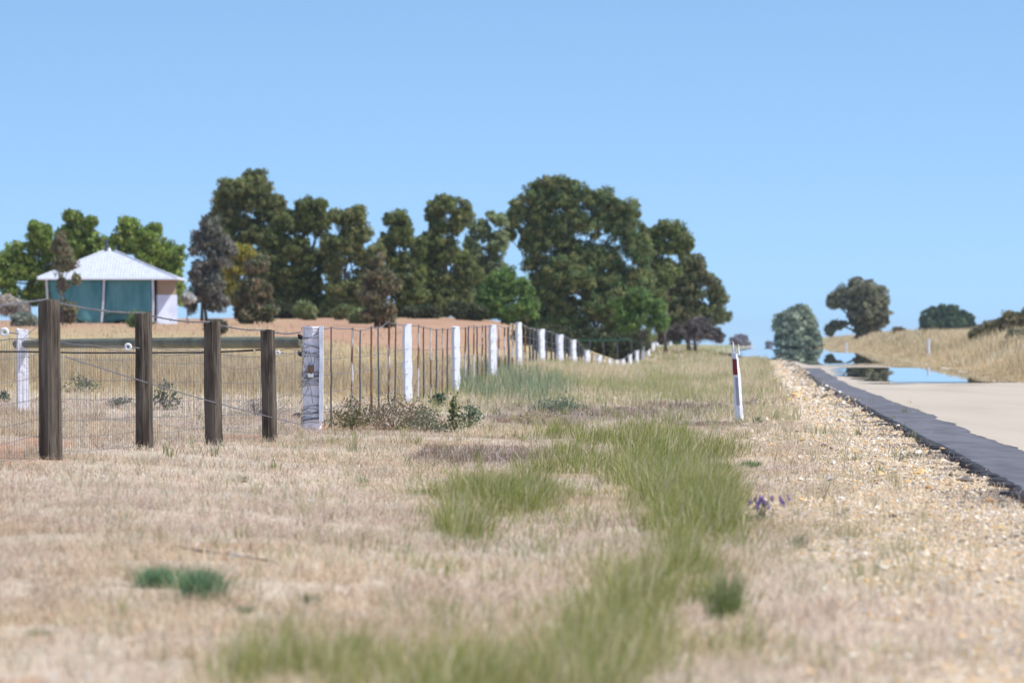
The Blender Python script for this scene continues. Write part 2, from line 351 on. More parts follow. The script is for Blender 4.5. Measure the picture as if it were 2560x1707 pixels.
# tall fresh green grass with pale seed heads along the verge
parts = []
for (n, d0, d1, w0) in ((20000, 15, 45, .0038), (25000, 45, 115, .006)):
    x, y = sample(n, d0, d1, 300, 2300, rs, .3); u, v = fu(x, y); gmk = green_mask(u, v)
    kk = sstep(.22, 1.05, gmk*.9+(fbm(x*2.2+5, y*.8, 4)-.5)*1.5)*(gmk > .02)+.006+.05*sstep(-.35, .1, gmk+.5*(fbm(x*1.1, y*.5, 3)-.75))*(u > 1000)*(u < 1900)
    keep = rs.random(n) < kk; x, y, gmk = x[keep], y[keep], gmk[keep]; m = len(x)
    nb = rs.integers(4, 34, m); size = rs.uniform(.45, 1.15, m)*(.55+.5*gmk); hue = rs.random(m)
    ix = np.repeat(np.arange(m), nb); m = len(ix); rr_ = np.abs(rs.normal(0, .075, m)); la = rs.uniform(0, 2*np.pi, m)
    x = x[ix]+np.cos(la)*rr_; y = y[ix]+np.sin(la)*rr_; u, v = fu(x, y); z = ground(x, y)
    H = .30*size[ix]*rs.uniform(.35, 1.15, m)
    lean = np.c_[np.cos(la)*rr_*5+rs.normal(.12, .2, m), np.sin(la)*rr_*7+rs.normal(0, .2, m)]
    h_ = hue[ix][:, None]
    c0 = pal([(.21, .29, .04), (.28, .33, .06), (.37, .37, .09), (.15, .23, .035)], m, rs)*(.58+.42*h_)
    c1 = pal([(.56, .52, .17), (.74, .62, .30), (.46, .48, .11), (.32, .40, .07)], m, rs)*(.62+.34*h_)
    yel = sstep(1480, 1650, v)[:, None]*.45; c0 = c0*(1-yel)+np.array([.50, .48, .20])*yel
    dry_ = (rs.random(m) < .16)[:, None]; c0 = np.where(dry_, np.array([[.72, .6, .38]]), c0); c1 = np.where(dry_, np.array([[.88, .76, .52]]), c1)
    parts.append(blades(np.c_[x, y, z-.004], H, w0*rs.uniform(.5, 1.3, m), lean, c0, c1, rs))
emit('green_grass', parts, M_grass, label='tall fresh green grass with straw tips running down the verge', cat='grass')
# olive and straw verge grass further on, blue green reeds by the fence
parts = []
x, y = sample(150000, 80, 620, 1050, 2000, rs, 1.3); u, v = fu(x, y); s = lateral(x, y)
fxl = np.interp(y, FY, FX)
keep = (rs.random(len(x)) > purple_mask(u, v)*.93) & (x > fxl-.3) & (s < np.where(y > 300, -.9, .9)-np.where(y > 300, 2.2, .6)*rs.random(len(x))) & (rs.random(len(x)) < .25+.9*sstep(.35, .6, fbm(x*1.2, y*.25, 3)))
x, y, u, v = x[keep], y[keep], u[keep], v[keep]; m = len(x); z = ground(x, y)
H = rs.uniform(.12, .42, m)*np.clip(y/170, .65, 1.25); la = rs.uniform(0, 2*np.pi, m); lean = np.c_[np.cos(la)+.3, np.sin(la)]*np.abs(rs.normal(0, .35, m))[:, None]
pch = fbm(x*.7+2, y*.12, 3)
c1 = np.where((rs.random(m) < sstep(.4, .62, pch))[:, None], pal([(.52, .50, .24), (.42, .44, .18), (.58, .53, .28)], m, rs), pal([(.80, .66, .42), (.70, .56, .33), (.88, .76, .52)], m, rs))
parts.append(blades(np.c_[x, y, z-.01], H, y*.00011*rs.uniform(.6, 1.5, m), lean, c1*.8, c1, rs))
emit('verge_grass', parts, M_grass, label='olive and straw coloured verge grass beyond the red reflector post', cat='grass')
parts = []
x, y = sample(60000, 78, 150, 1120, 1480, rs, .5); u, v = fu(x, y)
rm = np.maximum(blob(u, v, 1290, 1000, 160, 28), blob(u, v, 1200, 975, 80, 35)); fxl = np.interp(y, FY, FX)
keep = (rs.random(len(x)) < rm*sstep(.4, .65, fbm(x*2, y*.6, 3))*.30) & (x > fxl-.6); x, y = x[keep], y[keep]; m = len(x); z = ground(x, y)
H = rs.uniform(.15, .55, m); la = rs.uniform(0, 2*np.pi, m); lean = np.c_[np.cos(la), np.sin(la)]*np.abs(rs.normal(0, .25, m))[:, None]
c = pal([(.26, .35, .20), (.33, .40, .23), (.22, .28, .17), (.55, .52, .32)], m, rs)
parts.append(blades(np.c_[x, y, z-.01], H, .012*rs.uniform(.6, 1.4, m), lean, c*.8, c, rs))
emit('reeds', parts, M_grass, label='blue green reedy grass growing along the white posted fence', cat='grass')
# golden tall grass in the paddock and on the right bank
parts = []
for (n, d0, d1) in ((150000, 66, 130), (90000, 130, 330)):
    x, y = sample(n, d0, d1, -800, 1500, rs, 1.0); fxl = np.interp(y, FY, FX)
    nz = fbm(x*.5, y*.15, 3)
    keep = (x < fxl-.2) & (rs.random(n) < (.15+sstep(.4, .55, nz))*sstep(92, 112, y)*(1-.93*sstep(110, 190, y+50*(nz-.5))))
    x, y = x[keep], y[keep]; m = len(x); z = ground(x, y)
    H = rs.uniform(.16, .42, m)*np.where(y > 180, .7, 1); la = rs.uniform(0, 2*np.pi, m); lean = np.c_[np.cos(la), np.sin(la)]*np.abs(rs.normal(0, .22, m))[:, None]
    c = pal([(.90, .69, .41), (.95, .80, .54), (.74, .54, .31), (.5, .37, .24)], m, rs)*(.75+.5*fbm(x*.6, y*.2, 3))[:, None]
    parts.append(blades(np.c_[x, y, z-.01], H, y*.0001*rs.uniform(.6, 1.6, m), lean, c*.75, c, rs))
emit('golden_grass', parts, M_dry, label='golden dry grass standing in the paddock behind the fences', cat='grass')
parts = []
n = 190000; y = 70*(1100/70)**rs.random(n); s = 8.02+rs.random(n)**1.3*(6.5+y*.03); x = s+RD*y
u = HX+F*x/y; keep = (u < 3300) & (rs.random(n) < .15+1.2*sstep(.3, .6, fbm(x*.8, y*.1, 3)))
x, y, s = x[keep], y[keep], s[keep]; m = len(x); z = ground(x, y)
H = rs.uniform(.2, .75, m)*(.5+.8*fbm(x*.6, y*.06, 3))*sstep(7.9, 10.0, s)+.07; la = rs.uniform(0, 2*np.pi, m); lean = np.c_[np.cos(la), np.sin(la)]*np.abs(rs.normal(0, .3, m))[:, None]
c = pal([(.90, .69, .40), (.94, .78, .50), (.72, .52, .29), (.48, .46, .22), (.52, .36, .22)], m, rs, [.3, .25, .2, .13, .12])*(.8+.4*fbm(x*.4, y*.05, 3))[:, None]
parts.append(blades(np.c_[x, y, z-.01], H, y*.00012*rs.uniform(.6, 1.6, m), lean, c*.8, c, rs))
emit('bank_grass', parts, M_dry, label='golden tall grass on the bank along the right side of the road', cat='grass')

# ------------------------------------------------------------------ gravel
def stones(x, y, z, R, c, rs):
    n = len(x); base = np.array([(1, 0, 0), (-1, 0, 0), (0, 1, 0), (0, -1, 0), (0, 0, 1), (0, 0, -1)], float)
    V = base[None]*(R[:, None, None]*rs.uniform(.55, 1.3, (n, 6, 1)))*np.array([1, 1, .62])
    V += rs.normal(0, .18, (n, 6, 3))*R[:, None, None]; a = rs.uniform(0, 6.28, n); ca, sa = np.cos(a)[:, None], np.sin(a)[:, None]
    V = np.stack([V[:, :, 0]*ca-V[:, :, 1]*sa, V[:, :, 0]*sa+V[:, :, 1]*ca, V[:, :, 2]], -1)+np.stack([x, y, z+R*.25], -1)[:, None]
    T = np.array([(0, 2, 4), (2, 1, 4), (1, 3, 4), (3, 0, 4), (2, 0, 5), (1, 2, 5), (3, 1, 5), (0, 3, 5)])
    TT = (np.arange(n)*6)[:, None, None]+T[None]
    return V.reshape(-1, 3), TT.reshape(-1, 3), np.repeat(c, 6, 0)
parts = []
for (n, d0, d1, r0) in ((110000, 15, 45, .0045), (100000, 45, 110, .0068), (45000, 110, 330, .016)):
    y = (d0**1.2+rs.random(n)*(d1**1.2-d0**1.2))**(1/1.2); s = rs.uniform(-.6, 2.12, n); x = s+RD*y
    gw = gravel_w(x, y); keep = rs.random(n) < gw+.03; x, y, s = x[keep], y[keep], s[keep]; m = len(x)
    keep = s < 2.0; z = ground(x, y)
    dark = sstep(1.1, 1.95, s)*sstep(.40, .60, fbm(x*1.2, y*.8, 4))*.9+.05
    c = pal([(.88, .74, .55), (.84, .55, .25), (.94, .87, .76), (.66, .49, .33), (.80, .52, .22), (.5, .44, .42)], m, rs, [.3, .2, .18, .12, .1, .1])
    pk = rs.random(m) < dark; c[pk] = pal([(.07, .065, .07), (.13, .12, .12), (.2, .18, .17)], pk.sum(), rs)
    c = c*.86+np.array([.74, .56, .36])*.14; R = r0*np.exp(rs.normal(0, .55, m)); parts.append(stones(x, y, z, R, c, rs))
M_stone = mat('gravel_stone', attr=True, rough=.85, spec=.2)
emit('gravel', parts, M_stone, label='cream and orange gravel spread along the road shoulder', cat='gravel')
# ------------------------------------------------------------------ materials for the objects
M_wood = mat('weathered_timber', (.155, .125, .097), rough=.95, noise=[(6, (.07, .052, .04), .45, .62, (1.5, 1.5, .35)), (26, (.27, .235, .19), .56, .8, (1.6, 1.6, .07)), (30, (.03, .024, .02), .6, .68, (2, 2, .05))], bump=(30, 1.0), bscale=(2, 2, .12))
M_white = mat('old_white_paint', (.78, .79, .84), rough=.8, noise=[(9, (.55, .52, .50), .6, .75, (1, 1, .35)), (40, (.38, .36, .36), .66, .72, (1, 1, .25))], bump=(20, .5), bscale=(1, 1, .3))
M_whitef = mat('flaking_white_paint', (.93, .89, .93), rough=.85, noise=[(14, (.66, .60, .62), .56, .72, (1.4, 1.4, .9)), (34, (.82, .80, .84), .55, .7, (1, 1, .6))], bump=(16, .8))
M_rail = mat('pale_treated_log', (.24, .24, .175), rough=.9, noise=[(3, (.15, .14, .10), .45, .7, (.6, 1, 1)), (22, (.18, .15, .12), .6, .75, (.12, 1, 1))], bump=(20, .6), bscale=(.2, 1, 1))
M_wire = mat('galvanised_wire', (.20, .20, .215), rough=.6, spec=.4, metal=.3, noise=(30, (.12, .085, .07), .5, .7, (1, 1, 1)))
M_black = mat('black_poly_pipe', (.02, .02, .022), rough=.5)
M_steel = mat('rusty_steel', (.10, .105, .125), rough=.9, noise=(7, (.17, .10, .06), .55, .75, (1, 1, 1)))
M_stake = mat('brown_wooden_stake', (.26, .14, .075), rough=.95, noise=[(4, (.15, .09, .06), .48, .6, (2, 2, .6)), (5, (.70, .66, .62), .50, .58, (2, 2, .5))], bump=(30, .6))
M_por = mat('white_porcelain', (.8, .8, .8), rough=.3, spec=.5)
M_red = mat('red_reflector', (.20, .008, .01), rough=.35, spec=.5, noise=(60, (.26, .015, .012), .45, .6, (1, 1, 1)))
M_roof = mat('pale_corrugated_iron', (.66, .68, .74), rough=.55, spec=.4, noise=(1.2, (.55, .56, .62), .4, .75, (3, 3, .5)))
M_cloth = mat('teal_shade_cloth', (.21, .49, .50), rough=.95, noise=[(1.0, (.11, .34, .37), .42, .66, (1.5, 1.5, .5)), (5, (.22, .52, .53), .55, .8, (2.5, 2.5, .3))], trans=.35)
M_wallc = mat('cream_render', (.38, .29, .21), rough=.9, noise=(2, (.38, .30, .22), .45, .7, (1, 1, 1)))
M_panel = mat('pale_grey_panel', (.72, .78, .92), rough=.7, noise=(2, (.6, .65, .78), .45, .7, (1, 1, 1)))
M_dkwall = mat('dark_brick', (.10, .075, .065), rough=.9, noise=(20, (.16, .10, .08), .45, .6, (1, 1, 2)))
M_flue = mat('dark_flue', (.09, .11, .16), rough=.5)
M_green = mat('green_paint', (.02, .16, .10), rough=.5, spec=.4, noise=(10, (.015, .11, .07), .45, .65, (1, 1, 1)))
M_grey = mat('grey_sheet', (.17, .165, .175), rough=.8, noise=(3, (.11, .10, .10), .45, .65, (1, 1, 1)))
M_bark = mat('bark', (.13, .10, .085), rough=.95, noise=(5, (.24, .20, .175), .5, .68, (1, 1, .3)), bump=(6, .8))
M_stonebig = mat('field_stone', (.40, .35, .29), rough=.95, noise=(5, (.2, .17, .14), .45, .65, (1, 1, 1)), bump=(10, .8))
M_leafm = mat('leaves', attr=True, rough=.55, spec=.35, trans=.35)

# ------------------------------------------------------------------ fences
def wobbly(mb, base, top, r0, r1, n=12, seg=9, amp=.05, flat=1.0, rz=0.0, seed=0, cut=0.0):
    """round or squared post with an uneven outline"""
    rr = random.Random(seed); V = []; H = (Vector(top)-Vector(base))
    off = [rr.uniform(-1, 1) for _ in range(seg+1)]; off2 = [rr.uniform(-1, 1) for _ in range(seg+1)]
    prof = [1+rr.uniform(-.07, .07) for _ in range(n)]
    for i in range(seg+1):
        t_ = i/seg; c = Vector(base)+H*t_; r_ = (r0+(r1-r0)*t_)*(1+off[i]*amp)
        for k in range(n):
            a = 2*math.pi*k/n+.4
            sx, sy = math.cos(a), math.sin(a)
            if n == 4: a = math.pi/4+k*math.pi/2; sx, sy = math.cos(a)*1.3, math.sin(a)*1.3
            px_, py_ = sx*r_*prof[k]+off2[i]*r0*amp*.6, sy*r_*prof[k]*flat
            V.append((c.x+px_*math.cos(rz)-py_*math.sin(rz), c.y+px_*math.sin(rz)+py_*math.cos(rz), c.z+(rr.uniform(-.012, .012)+cut*sx*r0 if i == seg else 0)))
    Fc = [(i*n+k, i*n+(k+1) % n, (i+1)*n+(k+1) % n, (i+1)*n+k) for i in range(seg) for k in range(n)]
    Fc += [tuple(reversed(range(n))), tuple(seg*n+k for k in range(n))]
    mb.add(V, Fc)
def wire_path(pts, sag, n=10):
    out = []
    for a, b in zip(pts[:-1], pts[1:]):
        a, b = Vector(a), Vector(b)
        for i in range(n): t_ = i/n; p = a.lerp(b, t_); p.z -= sag*4*t_*(1-t_); out.append(p)
    out.append(Vector(pts[-1])); return out
def barbs(mb, path, step, ln, r_, rr):
    for a, b in zip(path[:-1], path[1:]):
        L = (b-a).length; k = max(1, int(L/step))
        for i in range(k):
            p = a.lerp(b, (i+.5)/k); d = Vector((rr.uniform(-1, 1), rr.uniform(-1, 1), rr.uniform(-1, 1))).normalized()*ln
            mb.tube([p-d, p+d], r_, 3)
rr = random.Random(4)
# near fence: timber posts with stock netting
NP = [(125, 45.5, 750, 1150, 57), (360, 52, 783, 1128, 45), (532, 58, 806, 1114, 42), (672, 64, 826, 1103, 38)]
f1 = empty('netted_fence', P(125, 1150, 45.5))
tag(f1, 'near fence of four round weathered timber posts with stock netting and sagging barbed wire', 'fence')
tops = []; bases = []
for i, (px, d, yt, yb, wd) in enumerate(NP):
    t_ = P(px, yt, d); b_ = onG(px, d); b_.z -= .05; mb = MB(); lean = (-.028, -.02, -.03, -.045)[i]
    if i == 0: b_.x += .0
    b_.x += -lean*.3; t_.x += lean*.3
    wobbly(mb, b_, t_, wd*d/F/2*1.03, wd*d/F/2*.95, 18, 12, .02, seed=i, cut=(.0, .15, .1, 0)[i])
    mb.build('post', M_wood, f1)
    tops.append(t_); bases.append(b_)
P0 = P(-260, 770, 38); P0b = Vector((P0.x, P0.y, G(P0.x, P0.y)))
PW = onG(782, 68)
line_t = [P0]+tops+[P(757, 831, 67.9)]
mb = MB(); rr = random.Random(8)
pth = wire_path([p+Vector((-.02, -.06, .005)) for p in line_t], .03, 14)
for q in (0, 1):
    tw = []
    for i in range(len(pth)-1):
        for k in range(6):
            p = pth[i].lerp(pth[i+1], k/6); a = (i*6+k)*1.9+q*math.pi; tw.append(p+Vector((.0, math.cos(a)*.006, math.sin(a)*.006)))
    mb.tube(tw, .0042, 4)
barbs(mb, pth, .12, .02, .0022, rr)
mb.build('barbed_wire', M_wire, f1)
# netting: line wires and stays
net = [P0b]+[Vector((b.x-.10, b.y+.02, G(b.x, b.y))) for b in bases]+[Vector((PW.x-.12, PW.y-.2, PW.z))]
Hs = [.06, .19, .33, .5, .68, .86, .99]
mb = MB()
for h in Hs:
    path = []
    for a, b in zip(net[:-1], net[1:]):
        n = 12; hv = rr.uniform(-.012, .012)
        for i in range(n): t_ = i/n; p = a.lerp(b, t_)+Vector((0, .08, h+hv+rr.uniform(-.006, .006)-.02*math.sin(t_*3.14))); path.append(p)
    path.append(net[-1]+Vector((0, .08, h))); mb.tube(path, .0024 if h < .9 else .0034, 4)
for a, b in zip(net[:-1], net[1:]):
    L = (b-a).length; n = int(L/.145)
    for i in range(n):
        p = a.lerp(b, (i+.5)/n)+Vector((0, .083, 0)); e = rr.uniform(-.006, .006)
        mb.tube([p+Vector((0, 0, .05)), p+Vector((e, 0, .5)), p+Vector((0, e, .985))], .0018, 3)
mb.build('stock_netting', M_wire, f1)
mb = MB()
a0 = P(165, 893, 46.2); a1 = P(757, 1062, 67.8)
pp = [a0.lerp(a1, i/12)+Vector((0, .05, -.03*math.sin(i/12*3.14))) for i in range(13)]
mb.tube(pp, .006, 5); mb.build('brace_wire', M_wire, f1)
mb = MB(); b_ = bases[1]; mb.tube([P(330, 868, 51.5), P(318, 872, 51.4)], .005, 4)
for (px, py, d) in ((320, 867, 51.4), (11, 830, 43.2), (694, 881, 65.0)):
    mb = MB(); c = P(px, py, d); R_, r_ = (.030, .013) if px < 600 else (.028, .014)
    V = []; n, m = 20, 10
    for i in range(n):
        for k in range(m):
            a, q = 2*math.pi*i/n, 2*math.pi*k/m; rad_ = R_-.006+r_*math.cos(q)
            V.append((c.x+rad_*math.cos(a), c.y+1.5*r_*math.sin(q), c.z+rad_*math.sin(a)*(1 if px < 600 else .6)))
    mb.add(V, [(i*m+k, ((i+1) % n)*m+k, ((i+1) % n)*m+(k+1) % m, i*m+(k+1) % m) for i in range(n) for k in range(m)])
    ins = mb.build('insulator', M_por, f1, True)
    mb = MB(); mb.tube([c+Vector((0, .01, 0)), c+Vector((.09, .2, -.012))], .006, 5); mb.build('insulator_pin', M_wire, f1)

# white posted fence running away, with its big corner post
f2 = empty('white_post_fence', PW)
tag(f2, 'long roadside wire fence with white painted posts and brown stakes curving away to the trees', 'fence')
mb = MB(); tW = P(782, 817, 68)
def slab(mb, x0, x1, y0, y1, z0, z1, seed, amp=.006, seg=12, cx=None):
    r_ = random.Random(seed); V = []
    for i in range(seg+1):
        z = z0+(z1-z0)*i/seg; a, b, c, e = [r_.uniform(-amp, amp) for _ in range(4)]
        s = 1
        V += [(x0+a, y0+c, z), (x1+b, y0+e, z), (x1+b, y1, z), (x0+a, y1, z)]
    Fc = [(i*4+k, i*4+(k+1) % 4, (i+1)*4+(k+1) % 4, (i+1)*4+k) for i in range(seg) for k in range(4)]+[(3, 2, 1, 0), (seg*4, seg*4+1, seg*4+2, seg*4+3)]
    mb.add(V, Fc)
sx = 68/F
V0 = (755-HX)*sx; V1 = (800-HX)*sx
wobbly(mb, Vector(((779-HX)*sx, 68, PW.z-.1)), Vector(((778-HX)*sx, 68, tW.z)), 45*sx/2*1.05, 44*sx/2*1.02, 14, 14, .025, .9, seed=21)
big = mb.build('corner_post', M_whitef, f2); big['label'] = 'thick corner post in flaking white paint wrapped in wire'
mb = MB(); slab(mb, (799-HX)*sx, (809-HX)*sx, 67.86, 67.98, P(800, 1053, 68).z, tW.z+.012, 31, .004); mb.build('white_board', M_white, f2)
mb = MB(); rw = random.Random(77)       # wire wraps round the corner post
cx = (778-HX)*sx
for q in range(34):
    z = PW.z+.04+rw.random()*(tW.z-PW.z-.06); tl = rw.uniform(-.05, .05); R_ = 24*sx; path = []
    for i in range(17):
        a = 2*math.pi*i/16; path.append(Vector((cx+R_*1.03*math.cos(a), 68+R_*.97*math.sin(a), z+tl*math.sin(a+q)+.012*math.sin(3*a+q))))
    mb.tube(path, .0030, 4, False)
for q in range(8):
    x_ = cx+rw.uniform(-.08, .05); z = PW.z+rw.uniform(.6, 1.1)
    mb.tube([Vector((x_, 67.86, z)), Vector((x_+rw.uniform(-.06, .06), 67.85, z-.12)), Vector((x_+rw.uniform(-.08, .08), 67.86, z-.3))], .004, 4)
mb.build('wire_wrap', M_wire, f2)
mb = MB(); mb.box((cx+.0, 67.865, P(0, 938, 68).z), (.066, .03, .045)); mb.build('white_insulator', M_por, f2)
mb = MB(); mb.box((cx+.0, 67.868, P(0, 922, 68).z), (.08, .03, .09)); mb.build('rusty_plate', M_stake, f2)
for (yy) in (842, 884):
    mb = MB(); c = P(750, yy, 67.9); mb.tube([c+Vector((-.02, 0, .03)), c+Vector((.0, -.01, 0)), c+Vector((.02, 0, -.02))], [.012, .03, .022], 8); mb.build('black_insulator', M_black, f2)
WP = [(1017, 92, 810, 15), (1139, 104, 817, 13.5), (1231, 125, 812, 12.5), (1297, 150, 805, 12), (1353, 175, 822, 11), (1400, 200, 836, 11), (1433, 225, 848, 10.5),
      (1467, 250, 875, 10), (1498, 275, 888, 9), (1522, 300, 897, 8), (1540, 320, 899, 7.5), (1557, 340, 897, 7.5), (1575, 360, 886, 7), (1592, 380, 876, 7), (1606, 400, 868, 7),
      (1620, 420, 862, 7), (1632, 440, 857, 7), (1642, 460, 850, 7.5), (1650, 480, 844, 8), (1657, 500, 838, 8)]
wt = [Vector((P(806, 818, 68)))]; wb = [Vector((wt[0].x, wt[0].y, PW.z))]
for i, (px, d, yt, hw) in enumerate(WP):
    t_ = P(px, yt, d); b_ = onG(px, d); b_.z -= .1; b_.x += (.02, .01, .015, .01)[i % 4]
    mb = MB(); wobbly(mb, b_, t_, hw*d/F*.78, hw*d/F*.8, 4, 10, .11, .45, rz=math.radians(40+(i*37) % 14), seed=50+i)
    mb.build('post', M_white, f2); wt.append(t_); wb.append(Vector((b_.x, b_.y, b_.z+.1)))
# stakes and steel droppers: explicit tops where the photo shows them, regular further on
ST = [(828, 816, 'k', 4), (880, 819, 's', 7), (900, 824, 'k', 4), (928, 815, 's', 6), (947, 818, 'k', 4), (973, 801, 's', 7), (988, 808, 'k', 4), (1045, 812, 's', 5), (1060, 816, 'k', 4),
      (1077, 819, 's', 5), (1091, 822, 'k', 4), (1106, 820, 's', 4), (1118, 821, 'k', 4), (1163, 818, 's', 5), (1171, 815, 'k', 4), (1184, 812, 's', 5), (1194, 816, 'k', 4), (1205, 813, 's', 5), (1215, 814, 'k', 4),
      (1247, 812, 's', 5), (1263, 818, 's', 5), (1272, 816, 'k', 6), (1282, 808, 's', 5), (1313, 812, 's', 5), (1324, 822, 'k', 5), (1333, 818, 'k', 6), (1342, 822, 'k', 5), (1366, 826, 'k', 4), (1378, 828, 'k', 5), (1388, 832, 'k', 5), (1412, 840, 'k', 5), (1421, 844, 'k', 4),
      (1446, 855, 'k', 4), (1456, 866, 'k', 4), (1480, 882, 'k', 4), (1489, 885, 's', 4), (1508, 893, 's', 4)]
def on_fence(px):
    for i in range(len(wb)-1):
        a, b = wb[i], wb[i+1]; s = (px-HX)/F
        den = (b.x-a.x)-s*(b.y-a.y)
        if abs(den) < 1e-9: continue
        t_ = (s*a.y-a.x)/den
        if -.001 <= t_ <= 1: return a.lerp(b, t_)
    return None
top_pts = [(806, wt[0])]+[(w_[0], wt[i+1]) for i, w_ in enumerate(WP)]
rr = random.Random(9)
for (px, yt, kd, wd) in ST:
    b_ = on_fence(px)
    if b_ is None: continue
    d = b_.y; t_ = P(px+rr.uniform(-2, 2), yt, d); mb = MB(); r_ = wd*.5*d/F
    path = [b_+Vector((0, 0, -.1))]+[b_.lerp(t_, q/6)+Vector((rr.uniform(-1, 1)*r_*.35, 0, 0)) for q in range(1, 6)]+[t_]
    mb.tube(path, [r_*(1.15-.3*q/6) for q in range(7)], 6 if kd == 's' else 4)
    mb.build('stake' if kd == 's' else 'steel_picket', M_stake if kd == 's' else M_steel, f2); top_pts.append((px, t_))
top_pts.sort(key=lambda a: a[0])
mb = MB(); tp = [p+Vector((0, -.04, -.012)) for q, p in top_pts]
path = wire_path(tp, .012, 5); mb.tube(path, [max(.0065, p.y*.00007) for p in path], 4)
mb.build('top_wire', M_wire, f2)
mb = MB()
for h in (.28, .5, .72, .93):
    pts = [p+Vector((0, -.03, h*.95)) for p in wb[:12]]; path = wire_path(pts, .03, 8)
    mb.tube(path, [max(.0035, p.y*.00004) for p in path], 4)
mb.build('line_wires', M_wire, f2)

# brace rail between the corner post and a small white post
f3 = empty('rail_fence', onG(55, 75)); tag(f3, 'pale horizontal log rail and black pipe from a small flaking white post to the corner', 'fence rail')
mb = MB(); t_ = P(56, 822, 75); b_ = onG(58, 75); b_.z -= .02
wobbly(mb, b_, t_, .082, .078, 4, 10, .05, .8, rz=.3, seed=5); mb.build('post', M_whitef, f3)
mb = MB(); mb.tube([P(40, 860, 75.2), P(210, 858, 73.6), P(420, 857, 71.5), P(620, 856, 69.2), P(757, 856, 68.3)], [.055, .064, .072, .074, .072], 14); mb.build('rail', M_rail, f3)
mb = MB(); mb.tube([P(-60, 879, 74), P(60, 879, 74), P(190, 882, 72.5), P(350, 882, 71), P(520, 881, 70), P(632, 876, 69.3)], .012, 6)
mb.tube([P(640, 875.5, 69.2), P(652, 875, 69.1)], .01, 6); mb.build('black_pipe', M_black, f3)
mb = MB(); mb.tube([P(655, 876, 69), P(690, 880, 68.8), P(715, 872, 68.5), P(757, 875, 68.2)], .004, 4)
mb.tube([P(150, 860, 74), P(420, 890, 71), P(700, 868, 68.5), P(757, 855, 68.2)], .003, 4)
mb.tube([P(-20, 852, 76), P(58, 846, 75), P(110, 800, 74)], .004, 4); mb.build('loose_wire', M_wire, f3)

# ------------------------------------------------------------------ guide posts
def guide_post(px, d, yt, yb, w_, label, near=False):
    b_ = onG(px, d); t_ = P(px, yt, d); b_.z -= .03 if near else .0
    if near: b_.x = (1849-HX)*d/F; t_.x = (1838-HX)*d/F
    root = empty('guide_post', b_); tag(root, label, 'guide post')
    ax = t_-b_; n = 14; hw = w_/2; mb = MB(); V = []; rg = random.Random(int(px))
    for i in range(n+1):    # V-folded plate: left wing faces the camera, right wing turned to the sun
        c = b_+ax*(i/n); s = 1.15-.3*i/n; j = rg.uniform(-.006, .006); th = .018
        pr = [(-hw, -.02), (hw*.25, -.05), (hw, .03), (hw*.8, .05), (hw*.2, -.05+th), (-hw, -.02+th)]
        V += [(c.x+q*s+j, c.y+k, c.z) for q, k in pr]
    m = 6; Fc = [(i*m+k, i*m+(k+1) % m, (i+1)*m+(k+1) % m, (i+1)*m+k) for i in range(n) for k in range(m)]+[tuple(range(m)), tuple(n*m+k for k in reversed(range(m)))]
    mb.add(V, Fc); mb.build('blade', M_white, root)
    if near:
        def at(t0, t1, name, mt, x0, x1, off):
            a = b_+ax*t0; c = b_+ax*t1; s0, s1 = 1.15-.3*t0, 1.15-.3*t1; m_ = MB()
            y_ = lambda q, s: -.02+(-.03)*(q+hw)/(hw*1.25)
            V = [(a.x+x0*s0, a.y+y_(x0, s0)-off, a.z), (a.x+x1*s0, a.y+y_(x1, s0)-off, a.z), (c.x+x1*s1, c.y+y_(x1, s1)-off, c.z), (c.x+x0*s1, c.y+y_(x0, s1)-off, c.z)]
            V += [(p[0], p[1]+off*.8, p[2]) for p in V]
            m_.add(V, [(0, 1, 2, 3), (7, 6, 5, 4), (0, 4, 5, 1), (1, 5, 6, 2), (2, 6, 7, 3), (3, 7, 4, 0)]); return m_.build(name, mt, root)
        at(.70, .925, 'reflector', M_red, -hw*.95, hw*.3, .008)
        at(.665, .69, 'reflector_clip', M_por, -hw*.6, hw*.3, .006)
        at(.26, .655, 'shade_inlay', mat('shaded_grey_face', (.42, .41, .47), rough=.8, noise=(12, (.34, .33, .38), .45, .7, (1, 1, .5))), -hw*.45, hw*.3, .005)  # grey panel holds the shade of the post's recessed face in its colour
        for (dx, y0, y1) in ((1832, 888, 851), (1845, 888, 858)):
            m_ = MB(); d2 = d+.02; m_.tube([P(dx+2, y0, d2), P(dx+1, (y0+y1)/2, d2), P(dx, y1+7, d2), P(dx-2, y1, d2)], [.021, .018, .015, .006], 6)
            m_.build('split_tip', M_white, root)
            m_ = MB(); m_.tube([P(dx-1, y1+9, d2-.02), P(dx-2, y1-1, d2-.02)], [.012, .006], 5); m_.build('rust_tip', M_stake, root)
guide_post(1840, 82, 884, 1052, .115, 'white roadside guide post with dark red reflector, nearest and left of the road', True)
guide_post(2321, 305, 846, 905, .15, 'thin white guide post in the golden grass on the right bank')
guide_post(2116, 500, 856, 880, .17, 'far tiny white guide post below the tall forked tree')

